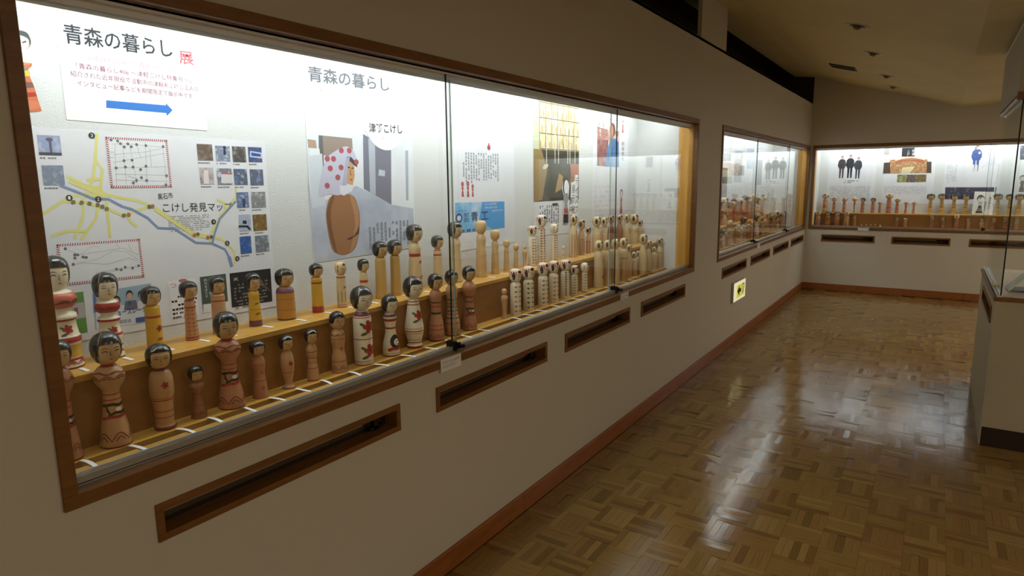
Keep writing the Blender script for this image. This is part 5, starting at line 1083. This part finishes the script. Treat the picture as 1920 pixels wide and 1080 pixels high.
tag(gl, 'small lit guide sign with black left arrow on yellow, low on the left wall', 'sign')

# ------------------------------------------------------------------ glass pedestal showcase on the right
PX0, PX1, PY0, PY1, PZ = 1.852, 2.95, 4.481, 5.86, 0.879
ped = empty('pedestal_showcase', ((PX0+PX1)/2, (PY0+PY1)/2, 0)); po = Vector(ped.location)
def pp(name, m, *d): return MB().box(*d, T=lambda x, y, z: (x-po.x, y-po.y, z-po.z)).build(name, m, ped)
PEDM = mat('pedestal_paint', (186, 176, 150), 0.6, rgb2=(178, 168, 142), scale=3)
KICK = mat('kick_plate', (44, 30, 18), 0.5)
# body with a recessed wooden slot in its left side
pp('body', PEDM, PX0+.05, PX1, PY0, PY1, .115, PZ-.022)
pp('side_panel', PEDM, PX0, PX0+.05, PY0, PY1, .0, .70)
pp('side_panel', PEDM, PX0, PX0+.05, PY0, PY1, .80, PZ-.022)
pp('side_panel', PEDM, PX0, PX0+.05, PY0, 4.63, .70, .80)
pp('side_panel', PEDM, PX0, PX0+.05, 5.50, PY1, .70, .80)
pp('kick_plate', KICK, PX0+.004, PX1, PY0-.001, PY1, 0, .115)
for d in ((PX0-.006, PX0+.02, 4.63, 5.50, .782, .80), (PX0-.006, PX0+.02, 4.63, 5.50, .70, .718), (PX0-.006, PX0+.02, 4.63, 4.65, .718, .782), (PX0-.006, PX0+.02, 5.48, 5.50, .718, .782)): pp('slot_frame', FRAME, *d)
pp('slot_back', SLOTIN, PX0+.045, PX0+.051, 4.65, 5.48, .718, .782)
bevel(pp('top_edge', FRAME, PX0-.008, PX1, PY0-.008, PY1+.02, PZ-.022, PZ), .002)
TOPB = mat('pedestal_top', (206, 190, 160), 0.4, rgb2=(192, 172, 138), scale=5)
pp('display_floor', TOPB, PX0+.03, PX1-.02, PY0+.012, PY1-.02, PZ, PZ+.004)
tr = MB()
for x0, x1, h in ((PX0+.004, PX0+.030, .006), (PX0+.004, PX0+.0065, .016), (PX0+.016, PX0+.0185, .016), (PX0+.0275, PX0+.030, .016)): tr.box(x0-po.x, x1-po.x, PY0+.002-po.y, PY1-.05-po.y, PZ, PZ+h)
tr.build('lower_track', ALUW, ped)
TAPE = mat('yellow_tape', (196, 186, 40), 0.5)
pp('yellow_tape', TAPE, PX0+.002, PX0+.034, 4.83, 4.90, PZ+.0163, PZ+.019)
GT = 1.955
pp('glass_pane', GLASS, PX0+.021, PX0+.026, PY0+.006, PY1-.03, PZ+.010, GT)
pp('glass_pane', GLASS, PX0+.027, PX1-.02, PY0+.006, PY0+.011, PZ+.006, GT)
pp('pane_edge', GEDGE, PX0+.020, PX0+.0268, PY0+.0048, PY0+.0118, PZ+.010, GT)
ht = MB()
for x0, x1, h in ((PX0+.002, PX0+.036, .008), (PX0+.002, PX0+.005, .030), (PX0+.017, PX0+.0195, .024), (PX0+.033, PX0+.036, .030)): ht.box(x0-po.x, x1-po.x, PY0+.01-po.y, PY1-.03-po.y, GT+.03-h, GT+.03)
ht.build('upper_track', ALUW, ped)
pp('header_frame', FRAME, PX0-.004, PX1, PY0-.004, PY0+.03, GT, GT+.04)
pp('header', PEDM, PX0, PX1, PY0+.03, PY1, GT+.03, 2.372)
pp('header_edge', ALUW, PX0-.003, PX0+.01, PY0+.03, PY1, 2.366, 2.374)
tag(ped, 'freestanding glass showcase on a beige plinth at the right edge', 'showcase')
# things inside it
zt_ = PZ+.0045
root = empty('label_holder', (1.985, 4.80, zt_)); 
STAND = mat('dark_stand', (52, 48, 46), 0.4)
mb = MB(); mb.prism([(-.06, 0, 0), (.06, 0, 0), (.06, 0, .012)], (0, -.09, 0), (0, .18, 0)); mb.build('stand', STAND, root)
mb = MB(); mb.prism([(-.062, 0, .004), (-.055, 0, .001), (.045, 0, .118), (.038, 0, .121)], (0, -.09, 0), (0, .18, 0)); mb.build('card', PAPER, root)
mb = MB(); mb.prism([(.06, 0, .0), (.05, 0, .0), (.03, 0, .10), (.036, 0, .105)], (0, -.07, 0), (0, .14, 0)); mb.build('brace', STAND, root)
tag(root, 'sloping white label card on a dark stand inside the right showcase', 'label holder')
root = empty('wooden_pot', (2.10, 4.74, zt_))
POT = mat('pot_wood', (96, 60, 34), 0.4, rgb2=(74, 44, 24), scale=8); 
MB().lathe([(.04, 0), (.062, .01), (.085, .05), (.095, .10), (.085, .15), (.06, .18), (.045, .19)], 28).build('body', POT, root, smooth=True)
MB().lathe([(.047, .188), (.05, .196), (.03, .206), (.008, .209), (.009, .22), (.004, .228)], 24).build('lid', POT, root, smooth=True)
tag(root, 'round dark brown wooden pot inside the right showcase', 'pot')

# ------------------------------------------------------------------ ceiling fittings (set on the sloping vault)
def zceil(x):
    for (xa, za), (xb, zb) in zip(CP[:-1], CP[1:]):
        if xa <= x <= xb: return za+(zb-za)*(x-xa)/(xb-xa)
def slope(x): return math.atan2(zceil(x+.05)-zceil(x-.05), .1)
RIM = mat('lamp_rim', (206, 198, 176), 0.4); HOLE = mat('lamp_hole', (30, 24, 18), 0.6)
for i, (x, y, lab, big) in enumerate(((.955, 5.42, 'recessed ceiling lamp with dark centre, nearest of the row', 1.0), (.96, 6.65, 'recessed ceiling lamp, second of the row along the vault', .95), (.97, 8.17, 'recessed ceiling lamp, third of the row along the vault', .95), (.98, 9.15, 'recessed ceiling lamp, farthest of the row near the end wall', .85))):
    r = empty('ceiling_lamp', (x, y, zceil(x))); r.rotation_euler = (0, -slope(x), 0)
    MB().lathe([(.055*big, .02), (.055*big, -.004), (.082*big, -.008), (.088*big, -.002), (.088*big, .002)], 28, cap=False).build('rim', RIM, r, smooth=True)
    MB().lathe([(.054*big, -.001), (.02, -.0015)], 24).build('reflector', HOLE, r)
    MB().lathe([(.005, -.030), (.022, -.026), (.028, -.012), (.024, 0)], 16).build('bulb', mat('bulb_off', (120, 108, 84), .3), r, smooth=True)
    tag(r, lab, 'ceiling lamp', 'recessed lamps in the vault')
v = empty('air_vent', (.56, 8.05, zceil(.56))); v.rotation_euler = (0, -slope(.56), 0)
VM = mat('vent_metal', (66, 58, 44), 0.6)
for d in ((-.13, .13, -.13, -.115, -.010, .0), (-.13, .13, .115, .13, -.010, .0), (-.13, -.115, -.115, .115, -.010, .0), (.115, .13, -.115, .115, -.010, .0)): bxo('vent_frame', VM, d, v)
bxo('backing', HOLE, (-.115, .115, -.115, .115, -.002, -.001), v)
for k in range(8):
    x = -.10+k*.028; mb = MB(); mb.prism([(x, 0, -.002), (x+.003, 0, -.002), (x+.013, 0, -.010), (x+.010, 0, -.010)], (0, -.114, 0), (0, .228, 0)); mb.build('slat', VM, v)
tag(v, 'square dark slatted air vent in the vaulted ceiling', 'air vent')
# glowing panels added at the hall fill lights, out of view
for x, y, lab in ((3.2, -.9, 'added warm fill panel behind the camera'), (3.5, 2.0, 'added warm fill panel in the right part of the hall'), (3.3, 7.2, 'added warm fill panel near the end wall on the right')):
    r = empty('fill_panel', (x, y, zceil(x)))
    bxo('frame', RIM, (-.28, .28, -.28, .28, -.035, -.0), r); bxo('diffuser', FILLGLOW, (-.25, .25, -.25, .25, -.039, -.036), r)
    tag(r, lab, 'ceiling lamp')
